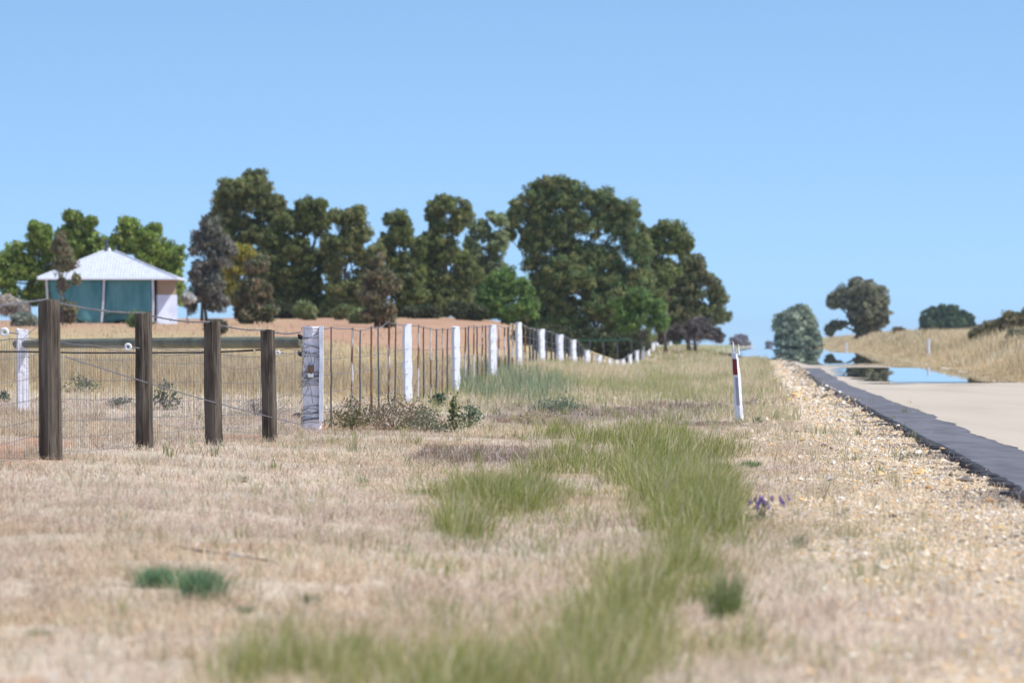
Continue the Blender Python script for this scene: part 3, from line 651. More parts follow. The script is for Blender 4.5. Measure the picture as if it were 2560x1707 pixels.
# ------------------------------------------------------------------ trees and shrubs
def foliage(lobes, d, depth, cols, rs, dens=1.0, leaf=(.30, .10), droop=.6, grow=1.05):
    """lobes: (px,py,rx,ry) in photograph columns, real size at distance d; leaves gather in clumps through each lobe"""
    VV = []; CC = []; k = d/F
    sub = []
    for (px, py, rx, ry) in lobes:
        if rx < 16: sub.append((px, py, rx, ry)); continue
        f0 = .96 if d > 450 else .74; sub.append((px, py, rx*f0, ry*f0))
        for _ in range(3):
            f = rs.uniform(.42, .66); a = rs.uniform(0, 6.28); q = rs.uniform(.4, .75); sub.append((px+math.cos(a)*q*rx, py+math.sin(a)*q*ry, rx*f, ry*f))
    for (px, py, rx, ry) in sub:
        c = np.array(P(px, py, d)); rx, ry = rx*grow, ry*grow; R = np.array([rx*k, max(rx, ry)*k*depth, ry*k]); c[1] += rs.uniform(-.35, .35)*R[1]
        vol = (R[0]*R[2])
        nc = int(46*dens*max(.5, vol/.9))
        dirs = rs.normal(0, 1, (nc, 3)); dirs /= np.linalg.norm(dirs, axis=1)[:, None]
        rad_ = rs.random(nc)**.42*rs.uniform(.85, 1.18, nc); cc = c+dirs*rad_[:, None]*R*.93
        for j in range(nc):
            cr = rs.uniform(.28, .6)*min(1, .45+.25*math.sqrt(vol)); n = int(rs.uniform(26, 44))
            q = rs.normal(0, .5, (n, 3)); q /= np.maximum(1, np.linalg.norm(q, axis=1)/1.0)[:, None]
            p = cc[j]+q*cr*np.array([1, 1, .8])
            L = rs.uniform(.6, 1.3, n)*leaf[0]; W_ = rs.uniform(.6, 1.3, n)*leaf[1]
            ax = rs.normal(0, 1, (n, 3)); ax[:, 2] -= droop*1.6; ax /= np.linalg.norm(ax, axis=1)[:, None]
            sd_ = np.cross(ax, rs.normal(0, 1, (n, 3))); sd_ /= np.linalg.norm(sd_, axis=1)[:, None]
            a = p-ax*L[:, None]/2; b = p+ax*L[:, None]/2; m1 = p+sd_*W_[:, None]/2; m2 = p-sd_*W_[:, None]/2
            VV.append(np.stack([a, m1, b, m2], 1).reshape(-1, 3))
            col = np.array(cols[rs.integers(len(cols))])*rs.uniform(1.2, 2.2); col = col*(.85+.3*rs.random((n, 1)))
            CC.append(np.repeat(col, 4, 0))
    V = np.concatenate(VV); C = np.concatenate(CC); n = len(V)//4
    return V, (np.arange(n)*4)[:, None]+np.arange(4)[None], C
def tree(name, label, cat, d, bx, lobes, cols, trunk=None, group=None, dens=1.0, leaf=(.32, .085), depth=.9, droop=.8, seed=1, stems=1, r=.16, base=None):
    rs = np.random.default_rng(seed); b_ = onG(bx, d)
    if base: b_.z = min(b_.z, P(bx, base, d).z)
    root = empty(name, b_); tag(root, label, cat, group)
    V, Q, C = foliage(lobes, d, depth, cols, rs, dens, leaf, droop, 1.14 if group == BW else 1.06)
    link('crown', np_mesh('crown', V, Q, C), M_leafm, root)
    rr = random.Random(seed); mb = MB()
    for s in range(stems):
        L0 = [Vector(P(l[0], l[1], d)) for l in rr.sample(lobes, min(len(lobes), 7))]
        st = b_+Vector(((s-(stems-1)/2)*r*3, rr.uniform(-.3, .3), -.1))
        topc = max(L0, key=lambda v: v.z) if s == 0 else rr.choice(L0)
        fork = st.lerp(Vector((topc.x, st.y, topc.z)), .42)+Vector((rr.uniform(-.1, .1), 0, 0))
        mb.tube([st, st.lerp(fork, .5)+Vector((rr.uniform(-.12, .12), 0, 0)), fork], [r*1.15, r*.9, r*.72], 8)
        for p in L0:
            mid = fork.lerp(p, .5)+Vector((rr.uniform(-.2, .2), rr.uniform(-.4, .4), -.1)); mb.tube([fork, mid, p+Vector((0, rr.uniform(-.3, .3), 0))], [r*.5, r*.32, r*.1], 6)
    mb.build('trunk', M_bark, root, True)
    return root
BR = [(.15, .21, .05), (.20, .26, .06), (.12, .165, .04), (.25, .29, .08)]            # bright pepper tree green
OL = [(.13, .15, .055), (.17, .185, .07), (.095, .11, .042), (.20, .195, .08)]        # olive gum
YO = [(.115, .14, .045), (.15, .17, .05), (.08, .10, .035), (.16, .17, .07)]
BO = [(.14, .125, .07), (.18, .155, .09), (.11, .10, .06), (.19, .14, .08)]            # brownish
GR = [(.16, .165, .13), (.12, .125, .095), (.19, .18, .15), (.13, .115, .10)]          # grey sparse
BW = 'windbreak trees behind the red paddock'
tree('pepper_tree', 'bright green leafy tree at the far left edge behind the house', 'tree', 352, 70, [(40, 640, 50, 52), (100, 610, 55, 50), (20, 700, 40, 45), (95, 690, 60, 50), (95, 572, 22, 18), (150, 640, 45, 50), (60, 740, 50, 30), (130, 730, 40, 40)], BR, seed=1, leaf=(.26, .11))
tree('pepper_tree', 'bright green tree rising directly behind the left half of the pale roof', 'tree', 350, 205, [(200, 590, 50, 45), (180, 548, 20, 22), (215, 560, 24, 18), (240, 640, 45, 45), (180, 640, 40, 40), (160, 590, 22, 26), (250, 610, 22, 25), (225, 690, 50, 40)], BR+[(.10, .13, .05)], seed=2, leaf=(.26, .11))
tree('pepper_tree', 'bright green spreading tree behind the right half of the pale roof and the flues', 'tree', 346, 360, [(320, 590, 50, 38), (325, 562, 24, 20), (375, 600, 50, 40), (415, 630, 40, 40), (430, 680, 30, 42), (370, 650, 55, 40), (300, 620, 40, 35), (400, 690, 45, 40), (385, 575, 18, 14), (445, 735, 18, 50)], BR, seed=3, leaf=(.26, .11), droop=.9)
tree('thin_gum', 'thin brown leaved young tree standing in front of the left roof corner', 'tree', 300, 157, [(160, 620, 20, 32), (150, 665, 26, 30), (175, 660, 20, 25), (155, 710, 12, 25), (175, 775, 26, 25), (150, 600, 10, 16), (190, 695, 8, 10)], [(.15,.15,.08),(.17,.14,.09)], dens=.4, seed=4, r=.06)
tree('grey_tree', 'sparse grey brown drooping tree between the house and the tall gum', 'tree', 360, 510, [(520, 570, 28, 26), (505, 610, 32, 34), (530, 650, 40, 40), (490, 680, 28, 36), (530, 710, 40, 40), (490, 745, 32, 34), (545, 760, 26, 28), (565, 610, 24, 30)], GR, dens=.75, seed=5, stems=2, r=.1, droop=.9)
tree('gum_tree', 'tall olive gum tree, highest crown left of the middle with pale stems', 'tree', 405, 605, [(680, 600, 26, 34), (545, 570, 26, 30), (560, 600, 30, 50), (640, 650, 40, 40), (560, 690, 30, 50), (690, 740, 40, 50), (600, 470, 46, 38), (640, 455, 36, 26), (570, 510, 40, 38), (640, 505, 50, 42), (665, 540, 42, 36), (575, 560, 36, 36), (620, 565, 46, 32), (655, 590, 40, 30), (550, 530, 22, 30), (600, 620, 34, 34), (690, 520, 26, 30)], OL, seed=6, stems=3, r=.13, group=BW)
tree('wattle_bush', 'yellow green bushy patch low in front of the tall left gum', 'shrub', 395, 588, [(575, 635, 26, 24), (605, 630, 26, 22), (590, 670, 26, 24), (590, 730, 30, 45)], [(.24, .22, .035), (.30, .26, .05), (.17, .17, .04)], seed=7, r=.08)
tree('brown_gum', 'reddish olive young tree under the tall left gum, standing on the red soil', 'tree', 330, 635, [(640, 665, 28, 26), (625, 710, 36, 28), (655, 730, 32, 32), (615, 755, 38, 30), (650, 780, 36, 22), (620, 790, 32, 20)], BO+[(.13, .15, .07)], dens=.9, seed=8, stems=2, r=.07)
tree('gum_tree', 'dark broad yellow olive gum with pointed top, fourth crown along the windbreak', 'tree', 402, 745, [(670, 690, 34, 44), (820, 640, 26, 40), (700, 760, 40, 40), (800, 760, 36, 36), (720, 720, 50, 40), (770, 530, 36, 34), (800, 515, 16, 24), (735, 560, 42, 34), (800, 570, 36, 32), (690, 600, 36, 30), (740, 620, 48, 32), (690, 650, 40, 30), (770, 660, 46, 34), (720, 690, 48, 34), (780, 710, 34, 30), (745, 745, 60, 36), (700, 560, 20, 22)], YO, seed=9, stems=3, r=.14, group=BW)
tree('gum_tree', 'dark olive gum with two rounded tops right of the pointed gum', 'tree', 400, 850, [(940, 640, 24, 40), (830, 700, 30, 50), (910, 690, 28, 50), (830, 770, 36, 30), (900, 770, 36, 30), (850, 545, 28, 26), (890, 545, 28, 26), (865, 585, 46, 34), (910, 580, 26, 30), (830, 610, 34, 28), (880, 620, 44, 26), (850, 650, 40, 22), (870, 735, 46, 44), (905, 640, 20, 20)], OL+YO[:1], seed=10, stems=2, r=.14, group=BW)
tree('gum_tree', 'narrow dome topped olive gum beside the gap of sky', 'tree', 402, 985, [(1040, 660, 24, 40), (1050, 720, 24, 40), (960, 700, 30, 50), (1000, 780, 40, 26), (993, 545, 30, 28), (980, 590, 34, 30), (1010, 590, 26, 34), (970, 630, 26, 28), (1005, 650, 36, 30), (985, 700, 44, 34), (1010, 745, 30, 40), (1045, 615, 18, 22)], YO+OL[:1], seed=11, stems=2, r=.13, group=BW)
tree('brown_gum', 'brown olive conical young tree in front of the dome topped gum', 'tree', 335, 942, [(945, 655, 14, 22), (935, 690, 34, 28), (960, 705, 32, 30), (930, 735, 40, 26), (955, 760, 36, 26), (935, 785, 38, 20), (965, 795, 28, 18)], BO+[(.14, .15, .07)], seed=12, r=.08, stems=2)
tree('gum_tree', 'olive gum with round open top standing alone against the sky near the middle', 'tree', 404, 1105, [(1170, 680, 26, 34), (1060, 610, 22, 26), (1060, 700, 30, 40), (1120, 720, 50, 40), (1160, 760, 40, 40), (1080, 780, 50, 26), (1120, 510, 42, 26), (1085, 525, 26, 24), (1155, 530, 30, 34), (1100, 560, 22, 22), (1140, 570, 34, 24), (1105, 600, 44, 26), (1075, 640, 44, 28), (1140, 640, 38, 32), (1090, 690, 50, 32), (1150, 700, 30, 34), (1110, 750, 60, 38), (1045, 760, 26, 34), (1160, 760, 22, 34)], YO+OL, seed=13, stems=3, r=.13, group=BW)
tree('gum_tree', 'light green slender gum just left of the largest tree', 'tree', 408, 1215, [(1180, 620, 22, 30), (1255, 600, 22, 24), (1210, 730, 40, 40), (1200, 770, 50, 30), (1250, 690, 30, 30), (1240, 550, 24, 20), (1200, 580, 24, 28), (1225, 610, 34, 30), (1195, 640, 26, 32), (1235, 660, 28, 26), (1210, 690, 32, 26)], [(.19, .22, .11), (.15, .18, .08), (.21, .24, .13)], dens=.7, seed=14, stems=2, r=.09, group=BW)
tree('green_bush', 'fresh green rounded bush at the foot of the largest tree on its left', 'shrub', 378, 1255, [(1260, 700, 40, 30), (1225, 735, 36, 34), (1295, 730, 36, 34), (1260, 765, 60, 32), (1320, 765, 26, 28), (1215, 780, 26, 20)], [(.11, .18, .05), (.15, .22, .06), (.08, .13, .04)], seed=15, r=.09)
big_l = [(1380, 470, 42, 32), (1350, 500, 44, 38), (1440, 475, 40, 34), (1415, 520, 50, 40), (1490, 500, 38, 28), (1530, 520, 36, 28), (1570, 530, 38, 36), (1555, 575, 48, 38), (1480, 560, 56, 44), (1400, 575, 54, 44), (1340, 560, 36, 36), (1300, 515, 28, 32), (1290, 555, 24, 22), (1320, 600, 26, 28),
         (1340, 640, 38, 34), (1360, 690, 34, 36), (1440, 630, 60, 44), (1520, 640, 60, 44), (1590, 620, 44, 44), (1560, 700, 56, 44), (1470, 700, 60, 44), (1400, 750, 50, 44), (1500, 760, 70, 44), (1600, 690, 36, 50), (1420, 800, 60, 40), (1530, 810, 60, 40), (1270, 590, 16, 14), (1300, 800, 40, 26)]+[(1350, 740, 40, 50), (1370, 810, 46, 40), (1460, 850, 70, 30), (1570, 850, 60, 30), (1440, 690, 70, 60), (1540, 740, 60, 60)]
tree('gum_tree', 'largest dark green gum with a huge many lobed crown in the middle of the picture', 'tree', 420, 1455, big_l, OL+[(.12, .17, .07), (.09, .13, .055)], seed=16, stems=5, r=.2, group=BW)
tree('green_bush', 'fresh green bush low at the right foot of the largest tree', 'shrub', 400, 1600, [(1600, 750, 40, 34), (1560, 770, 36, 34), (1640, 775, 32, 30), (1590, 805, 54, 28), (1655, 805, 20, 20)], [(.11, .18, .05), (.15, .21, .06), (.09, .14, .04)], seed=17, r=.09)
tree('gum_tree', 'olive gum with a rounded umbrella crown right of the largest tree', 'tree', 428, 1665, [(1660, 680, 40, 40), (1640, 720, 34, 44), (1680, 575, 44, 26), (1655, 590, 26, 28), (1705, 595, 32, 28), (1670, 615, 36, 20), (1705, 620, 26, 18), (1630, 640, 26, 36), (1615, 585, 18, 22)], YO, seed=18, stems=2, r=.07, group=BW)
tree('gum_tree', 'brown olive gum ending the windbreak at the right beside the open sky', 'tree', 436, 1730, [(1700, 800, 50, 40), (1760, 790, 40, 40), (1670, 760, 36, 40), (1740, 655, 24, 26), (1700, 670, 34, 26), (1745, 690, 36, 26), (1780, 710, 28, 30), (1790, 750, 26, 30), (1740, 730, 44, 34), (1680, 710, 38, 38), (1775, 785, 26, 20), (1700, 770, 44, 34), (1815, 790, 12, 12), (1800, 798, 14, 8), (1660, 790, 30, 36)], [(.13, .13, .06), (.17, .15, .07), (.10, .105, .055), (.14, .16, .06)], seed=19, stems=3, r=.12, group=BW)
tree('grey_shrub', 'low dull brown shrubs at the foot of the last windbreak tree', 'shrub', 430, 1730, [(1700, 830, 44, 28), (1750, 825, 40, 32), (1790, 838, 20, 22), (1660, 840, 24, 22)], [(.12, .10, .09), (.15, .12, .11), (.09, .08, .07)], seed=20, r=.06)
# dark scrub along the foot of the windbreak: separate shrubs, two added as the shadow below the far fence
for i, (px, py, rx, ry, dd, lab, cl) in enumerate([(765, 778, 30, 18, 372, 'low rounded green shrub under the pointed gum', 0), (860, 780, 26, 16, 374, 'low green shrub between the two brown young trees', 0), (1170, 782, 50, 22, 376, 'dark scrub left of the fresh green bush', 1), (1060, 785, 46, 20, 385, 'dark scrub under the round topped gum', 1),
        (700, 780, 40, 22, 390, 'dark scrub right of the reddish young tree', 1), (1380, 838, 50, 26, 395, 'dark scrub under the left part of the largest tree', 1), (1480, 855, 60, 26, 398, 'dark scrub under the middle of the largest tree', 1), (1575, 850, 50, 26, 410, 'dark scrub under the right part of the largest tree', 1), (1310, 838, 26, 16, 300, 'dark scrub behind the fifth white post', 1), (1360, 850, 30, 20, 300, 'dark scrub behind the sixth white post', 1), (1405, 862, 26, 18, 305, 'dark scrub behind the seventh white post', 1), (1440, 872, 24, 14, 310, 'dark scrub behind the eighth white post', 1), (1500, 868, 40, 26, 385, 'dark scrub added for the black shadow below the green topped fence, its left half', 1), (1560, 872, 40, 28, 388, 'dark scrub added for the black shadow below the green topped fence, its right half', 1), (905, 790, 30, 18, 350, 'small green shrub left beside the conical brown tree', 0)]):
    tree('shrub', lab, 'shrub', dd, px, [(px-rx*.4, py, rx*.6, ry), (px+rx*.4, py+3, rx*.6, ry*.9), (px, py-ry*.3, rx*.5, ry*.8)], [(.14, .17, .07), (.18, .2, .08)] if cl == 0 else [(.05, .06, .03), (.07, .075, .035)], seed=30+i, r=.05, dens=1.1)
# beyond the road bend and on the right bank
GW = [(.22, .25, .18), (.27, .30, .22), (.16, .19, .14)]
tree('willow_like_tree', 'grey green dome shaped tree where the road meets the mirage', 'tree', 640, 1992, [(1992, 800, 40, 34), (1965, 820, 28, 34), (2020, 818, 30, 36), (1992, 845, 52, 26), (1975, 858, 34, 12), (2012, 858, 34, 12), (1970, 790, 16, 16), (2010, 782, 18, 14), (2035, 845, 18, 24), (1955, 850, 18, 22)], GW, seed=50, r=.25, leaf=(.4, .15), stems=2)
tree('forked_tree', 'tall grey olive tree with forked trunk and a low drooping branch, beside the road', 'tree', 600, 2158, [(2150, 725, 50, 26), (2110, 745, 34, 24), (2190, 735, 34, 30), (2160, 755, 56, 26), (2200, 770, 30, 26), (2160, 785, 44, 26), (2170, 815, 30, 22), (2085, 755, 16, 18), (2095, 810, 22, 12), (2075, 825, 14, 14), (2205, 800, 16, 18), (2150, 810, 22, 22)], [(.18, .18, .12), (.22, .215, .14), (.13, .13, .09)], seed=51, stems=2, r=.42, leaf=(.36, .13))
tree('dark_dome_tree', 'dark green dense dome shaped tree beyond the right bank', 'tree', 1250, 2365, [(2365, 785, 44, 24), (2325, 800, 28, 26), (2405, 800, 30, 26), (2365, 810, 60, 22), (2320, 820, 20, 16), (2415, 822, 20, 16)], [(.065, .10, .05), (.09, .13, .06), (.05, .075, .04)], seed=52, r=.5, leaf=(.8, .34), dens=.45)
tree('brown_bush', 'small round brown bush between the forked tree and the dark dome tree', 'shrub', 500, 2252, [(2252, 835, 22, 14), (2240, 840, 12, 10), (2264, 840, 12, 10)], [(.2, .16, .10), (.16, .14, .09)], seed=53, r=.06)
tree('brown_bush', 'low tan bush at the left foot of the dark dome tree', 'shrub', 430, 2312, [(2312, 838, 14, 12), (2330, 842, 16, 10)], [(.26, .19, .11), (.22, .17, .1)], seed=54, r=.05)
tree('bank_shrub', 'brown green scrubby bush rising at the right edge of the picture', 'shrub', 300, 2530, [(2500, 815, 36, 20), (2540, 800, 30, 20), (2470, 830, 26, 14), (2570, 795, 30, 26), (2440, 838, 18, 8), (2530, 830, 40, 16)], [(.17, .15, .08), (.22, .18, .10), (.12, .12, .06), (.2, .17, .11)], seed=55, r=.05, leaf=(.18, .07), dens=2)
tree('bank_shrub', 'dark grey green bush low at the right edge above the road', 'shrub', 255, 2545, [(2545, 845, 22, 18), (2530, 860, 14, 12), (2570, 840, 22, 24)], [(.09, .10, .06), (.13, .13, .08)], seed=56, r=.04, leaf=(.16, .06), dens=2.5)
for (px, py, rx, ry, dd, lab, s_) in ((1850, 852, 26, 18, 1150, 'far purple grey clump of trees behind the reflector post', 57), (1921, 857, 8, 6, 1400, 'tiny far hazy tree left of the grey green dome tree', 58)):
    tree('far_tree', lab, 'tree', dd, px, [(px, py, rx*.7, ry), (px-rx*.5, py+3, rx*.5, ry*.8), (px+rx*.5, py+2, rx*.5, ry*.8)], [(.20, .19, .20), (.24, .23, .24)], seed=s_, r=.3, leaf=(.8, .35), dens=.35)  # distance haze is put into these greyed leaf colours
for (px, py, rx, ry, dd, lab, s_) in ((348, 805, 26, 26, 290, 'round green bush in front of the right part of the house', 60), (470, 745, 12, 10, 330, 'small pale dry bush right of the house wall', 61), (30, 770, 50, 22, 300, 'pale grey dry bush left of the house behind the fences', 62), (60, 800, 40, 14, 290, 'low grey green bush under the pale dry bush at left', 63), (540, 815, 26, 10, 240, 'small dark tuft on the red soil behind the third timber post', 64)):
    tree('bush', lab, 'shrub', dd, px, [(px-rx*.3, py, rx*.6, ry), (px+rx*.4, py+2, rx*.5, ry*.85), (px, py-ry*.4, rx*.45, ry*.6)], {60: [(.10, .15, .05), (.14, .18, .06)], 61: [(.42, .42, .40)], 62: [(.40, .36, .30), (.3, .27, .24)], 63: [(.2, .22, .17)], 64: [(.1, .09, .06)]}[s_], seed=s_, r=.04, leaf=(.2, .08), dens=1.6)

# ------------------------------------------------------------------ house
HD = 330; k = HD/F
hb = onG(278, HD); hr = empty('house', hb); tag(hr, 'small farmhouse with pale pyramid iron roof and teal shade cloth verandah', 'house')
def hp(px, py, dy=0): p = P(px, py, HD); p.y += dy; return p
ze = P(0, 697, HD).z; zb = hb.z-.2; xl, xr = (106-HX)*k, (451-HX)*k; yf, yk = HD-3.6, HD+3.6
apx = hp(274, 629); mb = MB()
V = [(xl, yf, ze), (xr, yf, ze), (xr+.1, yk, ze), (xl+.1, yk, ze), (apx.x-.35, HD-.2, apx.z), (apx.x+.35, HD-.2, apx.z)]
V += [(p[0], p[1], p[2]-.09) for p in V[:4]]
mb.add(V, [(0, 1, 5, 4), (1, 2, 5), (2, 3, 4, 5), (3, 0, 4), (0, 6, 7, 1), (1, 7, 8, 2), (2, 8, 9, 3), (3, 9, 6, 0), (9, 8, 7, 6)])
roof = mb.build('roof', M_roof, hr)
mb = MB()        # sheet ribs and ridge caps give the iron its uneven edge
nrib = 46
for i in range(nrib):
    x_ = xl+(xr-xl)*(i+.5)/nrib
    tt = min(1, (x_-xl)/(apx.x-.35-xl), (xr-x_)/(xr-apx.x-.35))
    mb.tube([Vector((x_, yf-.02, ze+.02)), Vector((x_, yf+(HD-.2-yf)*tt, ze+(apx.z-ze)*tt+.02))], .022, 4)
mb.build('roof_rib', M_roof, roof); bpy.data.objects['roof_rib'].parent = roof; bpy.data.objects['roof_rib'].location = Vector((0, 0, 0))
m2 = MB()
for i in (0, 1): m2.tube([Vector(V[i])+Vector((0, 0, .02)), Vector(V[4+i])+Vector((0, 0, .04))], .06, 6)
cap = m2.build('ridge_cap', M_roof, roof); cap.location = Vector((0, 0, 0))
m2 = MB(); m2.tube([Vector((xl, yf-.05, ze-.06)), Vector((xr, yf-.05, ze-.06))], .05, 6); m2.tube([Vector((xr+.05, yf, ze-.06)), Vector((xr+.15, yk, ze-.06))], .05, 6); m2.build('gutter', M_white, hr)
mb = MB(); mb.tube([hp(265, 632, .4), hp(265, 601, .4)], .075, 8); mb.tube([hp(265, 603, .4), hp(265, 599, .4)], .11, 8); mb.build('flue', M_flue, hr)
mb = MB(); mb.tube([hp(288, 636, .4), hp(288, 613, .4)], .065, 8); mb.build('flue', M_flue, hr)
mb = MB(); mb.tube([hp(273, 632), hp(273, 628), hp(273, 624), hp(273, 619)], [.13, .13, .1, .02], 8); mb.build('finial', M_por, hr)
# inner walls stand back under the verandah roof
mb = MB(); cw = ((150+445)/2-HX)*k; ww = (445-150)*k
zt = ze-.08; zm = P(0, 738, HD).z
mb.box((cw-.3, HD+.4, (zb+zt)/2), (ww-.6, 4.4, zt-zb)); mb.build('wall', M_dkwall, hr)
x0, x1 = (399-HX)*k, (443-HX)*k
ang_ = math.radians(42); ln_ = (x1-x0)/math.cos(ang_); yc = HD-2.5+.5*ln_*math.sin(ang_)
mb = MB(); mb.box(((x0+x1)/2, yc, (zm+zt)/2), (ln_, .12, zt-zm), ang_); mb.build('upper_wall', M_wallc, hr)
mb = MB(); mb.box(((x0+x1)/2+.02, yc-.03, (zb+zm)/2), (ln_+.1, .14, zm-zb), ang_); mb.build('lower_panel', M_panel, hr)
def cloth(c0, c1, bot, seed, wave=.07):
    """hanging cloth between two columns, slightly billowing with a ragged hem"""
    r_ = random.Random(seed); nx, nz = 16, 10; V = []
    for j in range(nz+1):
        for i in range(nx+1):
            t_, q = i/nx, j/nz; px0 = c0[0]+(c0[1]-c0[0])*q; px1 = c1[0]+(c1[1]-c1[0])*q; px = px0+(px1-px0)*t_
            yb = bot[0]+(bot[1]-bot[0])*t_+3*math.sin(t_*9+seed); py = 699+(yb-699)*q
            p = P(px, py, HD); V.append((p.x, yf+.25+wave*math.sin(t_*14+seed+q*1.5)*q+.05*math.sin(t_*5), p.z))
    m_ = MB(); m_.add(V, [(j*(nx+1)+i, j*(nx+1)+i+1, (j+1)*(nx+1)+i+1, (j+1)*(nx+1)+i) for j in range(nz) for i in range(nx)])
    o = m_.build('shade_cloth', M_cloth, hr, True); md = o.modifiers.new('thick', 'SOLIDIFY'); md.thickness = .015; return o
cloth((130, 150), (268, 262), (790, 812), 1); cloth((276, 270), (387, 389), (783, 788), 2); cloth((200, 195), (385, 375), (812, 800), 5, .03).location.y += .35
for (a, b) in ((271, 264), (391, 391), (128, 131)):
    mb = MB(); p0, p1 = P(a, 699, HD), P(b, 806, HD); p0.y = p1.y = yf+.15; mb.tube([p1, (p0+p1)/2+Vector((.03, 0, 0)), p0], .07, 6); mb.build('verandah_post', M_white, hr)

# ------------------------------------------------------------------ farm things by the far fence end
b_ = onG(1692, 505); mbx = empty('mailbox', b_); tag(mbx, 'small green drum mailbox on a post at the end of the white fence', 'mailbox')
c = P(1692, 854, 505); mb = MB(); V = []
mb.tube([c+Vector((-.42, 0, 0)), c+Vector((-.36, 0, 0)), c+Vector((.36, 0, .03)), c+Vector((.42, 0, .03))], [.22, .26, .26, .22], 14); mb.build('drum', M_green, mbx)
mb = MB(); mb.tube([b_-Vector((0, 0, .2)), c-Vector((0, 0, .2))], .05, 6); mb.build('post', M_steel, mbx)
b_ = onG(1665, 503); tk = empty('water_drum', b_); tag(tk, 'upright green and grey drum beside the last white fence posts', 'drum')
c0, c1 = P(1663, 882, 503), P(1663, 837, 503); c0.z = min(c0.z, b_.z)
mb = MB(); mb.tube([c0, c0.lerp(c1, .33), c0.lerp(c1, .34), c0.lerp(c1, .35), c0.lerp(c1, .66), c0.lerp(c1, .67), c0.lerp(c1, .68), c1], [.30, .30, .32, .30, .30, .32, .30, .29], 16); mb.build('body', mat('teal_drum', (.07, .23, .19), rough=.6, noise=(3, (.05, .17, .14), .45, .65, (1, 1, 1))), tk)
b_ = onG(1674, 506); c0, c1 = Vector(b_), P(1674, 832, 506)
tk2 = empty('grey_strainer_post', b_); tag(tk2, 'stout pale grey post right behind the green drum', 'post')
mb = MB(); wobbly(mb, c0, c1, .2, .18, 8, 6, .05, seed=99); mb.build('post', M_whitef, tk2)
mb = MB(); mb.tube([c1, c1+Vector((.02, 0, .5))], .02, 5); mb.build('rod', M_steel, tk2)
b_ = onG(1745, 520); sg = empty('road_sign', b_); tag(sg, 'green oblong road name sign in front of the last windbreak tree', 'sign')
c = P(1745, 818, 520); mb = MB(); mb.box(c, (1.3, .03, .38)); mb.build('sign_board', mat('green_sign', (.03, .22, .18), rough=.5), sg)
mb = MB(); mb.tube([b_, c-Vector((0, -.05, .1))], .035, 6); mb.build('post', M_steel, sg)
sc = empty('sheet_gate', onG(1617, 520)); tag(sc, 'grey sheet panels standing under the trees behind the far white posts', 'gate')
for (a, b) in ((1581, 1618), (1620, 1656)):
    p0, p1 = P(a, 835, 520), P(b, 835, 520); z0 = P(0, 872, 520).z; mb = MB()
    mb.box(((p0.x+p1.x)/2, 520, (z0+p0.z)/2), (p1.x-p0.x, .04, p0.z-z0)); mb.build('panel', M_grey, sc)
for a in (1581, 1619, 1657): mb = MB(); p = P(a, 832, 520); mb.tube([Vector((p.x, 519.9, G(p.x, 520)-.1)), Vector((p.x, 519.9, p.z))], .05, 6); mb.build('upright', M_grey, sc)
sf = empty('wire_fence', onG(1480, 372)); tag(sf, 'low dark fence with a green top rail in the shade under the largest tree', 'fence')
mb = MB(); q0, q1 = P(1440, 850, 372), P(1578, 848, 372); mb.tube([q0, (q0+q1)/2-Vector((0, 0, .05)), q1], .035, 6); mb.build('top_rail', M_green, sf)
for a in (0, .25, .5, .75, 1):
    mb = MB(); p = q0.lerp(q1, a); mb.tube([Vector((p.x, p.y, G(p.x, p.y)-.2)), p], .05, 6); mb.build('post', M_steel, sf)

# ------------------------------------------------------------------ weeds, tufts and stones one can point at
def tuft(name, label, px, py, wpx, hpx, cols, n=160, lean=.5, cat='grass tuft', wd=.0045, tipc=None, d=None):
    d = d or F*CH/(py-HY); rs = np.random.default_rng(int(px*7+py)); x0 = (px-HX)*d/F; k_ = d/F
    x = x0+rs.normal(0, wpx*k_*.22, n); y = d+rs.normal(0, wpx*k_*.3, n); z = ground(x, y)
    H = hpx*k_*rs.uniform(.5, 1.1, n); dx = (x-x0)/(wpx*k_*.5)
    ln = np.c_[dx*lean+rs.normal(0, .2, n), rs.normal(0, .3, n)]
    c0 = pal(cols, n, rs); c1 = c0*1.25 if tipc is None else pal(tipc, n, rs)
    V, T, C = blades(np.c_[x, y, z-.004], H, wd*rs.uniform(.6, 1.4, n)*max(1, d/40), ln, c0, c1, rs)
    o = link(name, np_mesh(name, V, T, C), M_grass); tag(o, label, cat); return o
BG = [(.20, .32, .16), (.27, .38, .20), (.13, .21, .11)]
tuft('grass_tussock', 'spiky blue green tussock on the dry lawn, lower left, the left one of the pair', 400, 1478, 110, 66, BG, 520, .45)
tuft('grass_tussock', 'larger dark blue green tussock right of its lower twin on the dry lawn', 505, 1494, 95, 92, BG, 700, .5)
tuft('grass_tuft', 'small bright green tuft on the dry ground below the fourth timber post', 600, 1222, 44, 22, [(.12, .2, .05)], 90, .8)
tuft('weed', 'small dark green weed left of the bright little tuft', 527, 1225, 30, 18, [(.09, .13, .06)], 50, .9)
tuft('weed', 'narrow upright dark green weed near the foreground left of the small dark twig', 773, 1512, 26, 50, [(.08, .13, .05), (.12, .17, .07)], 90, .35)
tuft('grass_tuft', 'thin pale green sprig on the lawn between the tussock pair and the upright weed', 612, 1522, 50, 30, [(.13, .2, .10)], 70, .8)
tuft('grass_tussock', 'tall dark green tussock standing alone right of the main green strip', 1812, 1550, 90, 150, [(.22, .29, .10), (.30, .35, .14)], 230, .35, tipc=[(.22, .26, .12), (.3, .3, .16)])
tuft('grass_tuft', 'small upright grey green tuft right of the purple flowers', 1993, 1370, 34, 40, [(.17, .2, .11)], 90, .5)
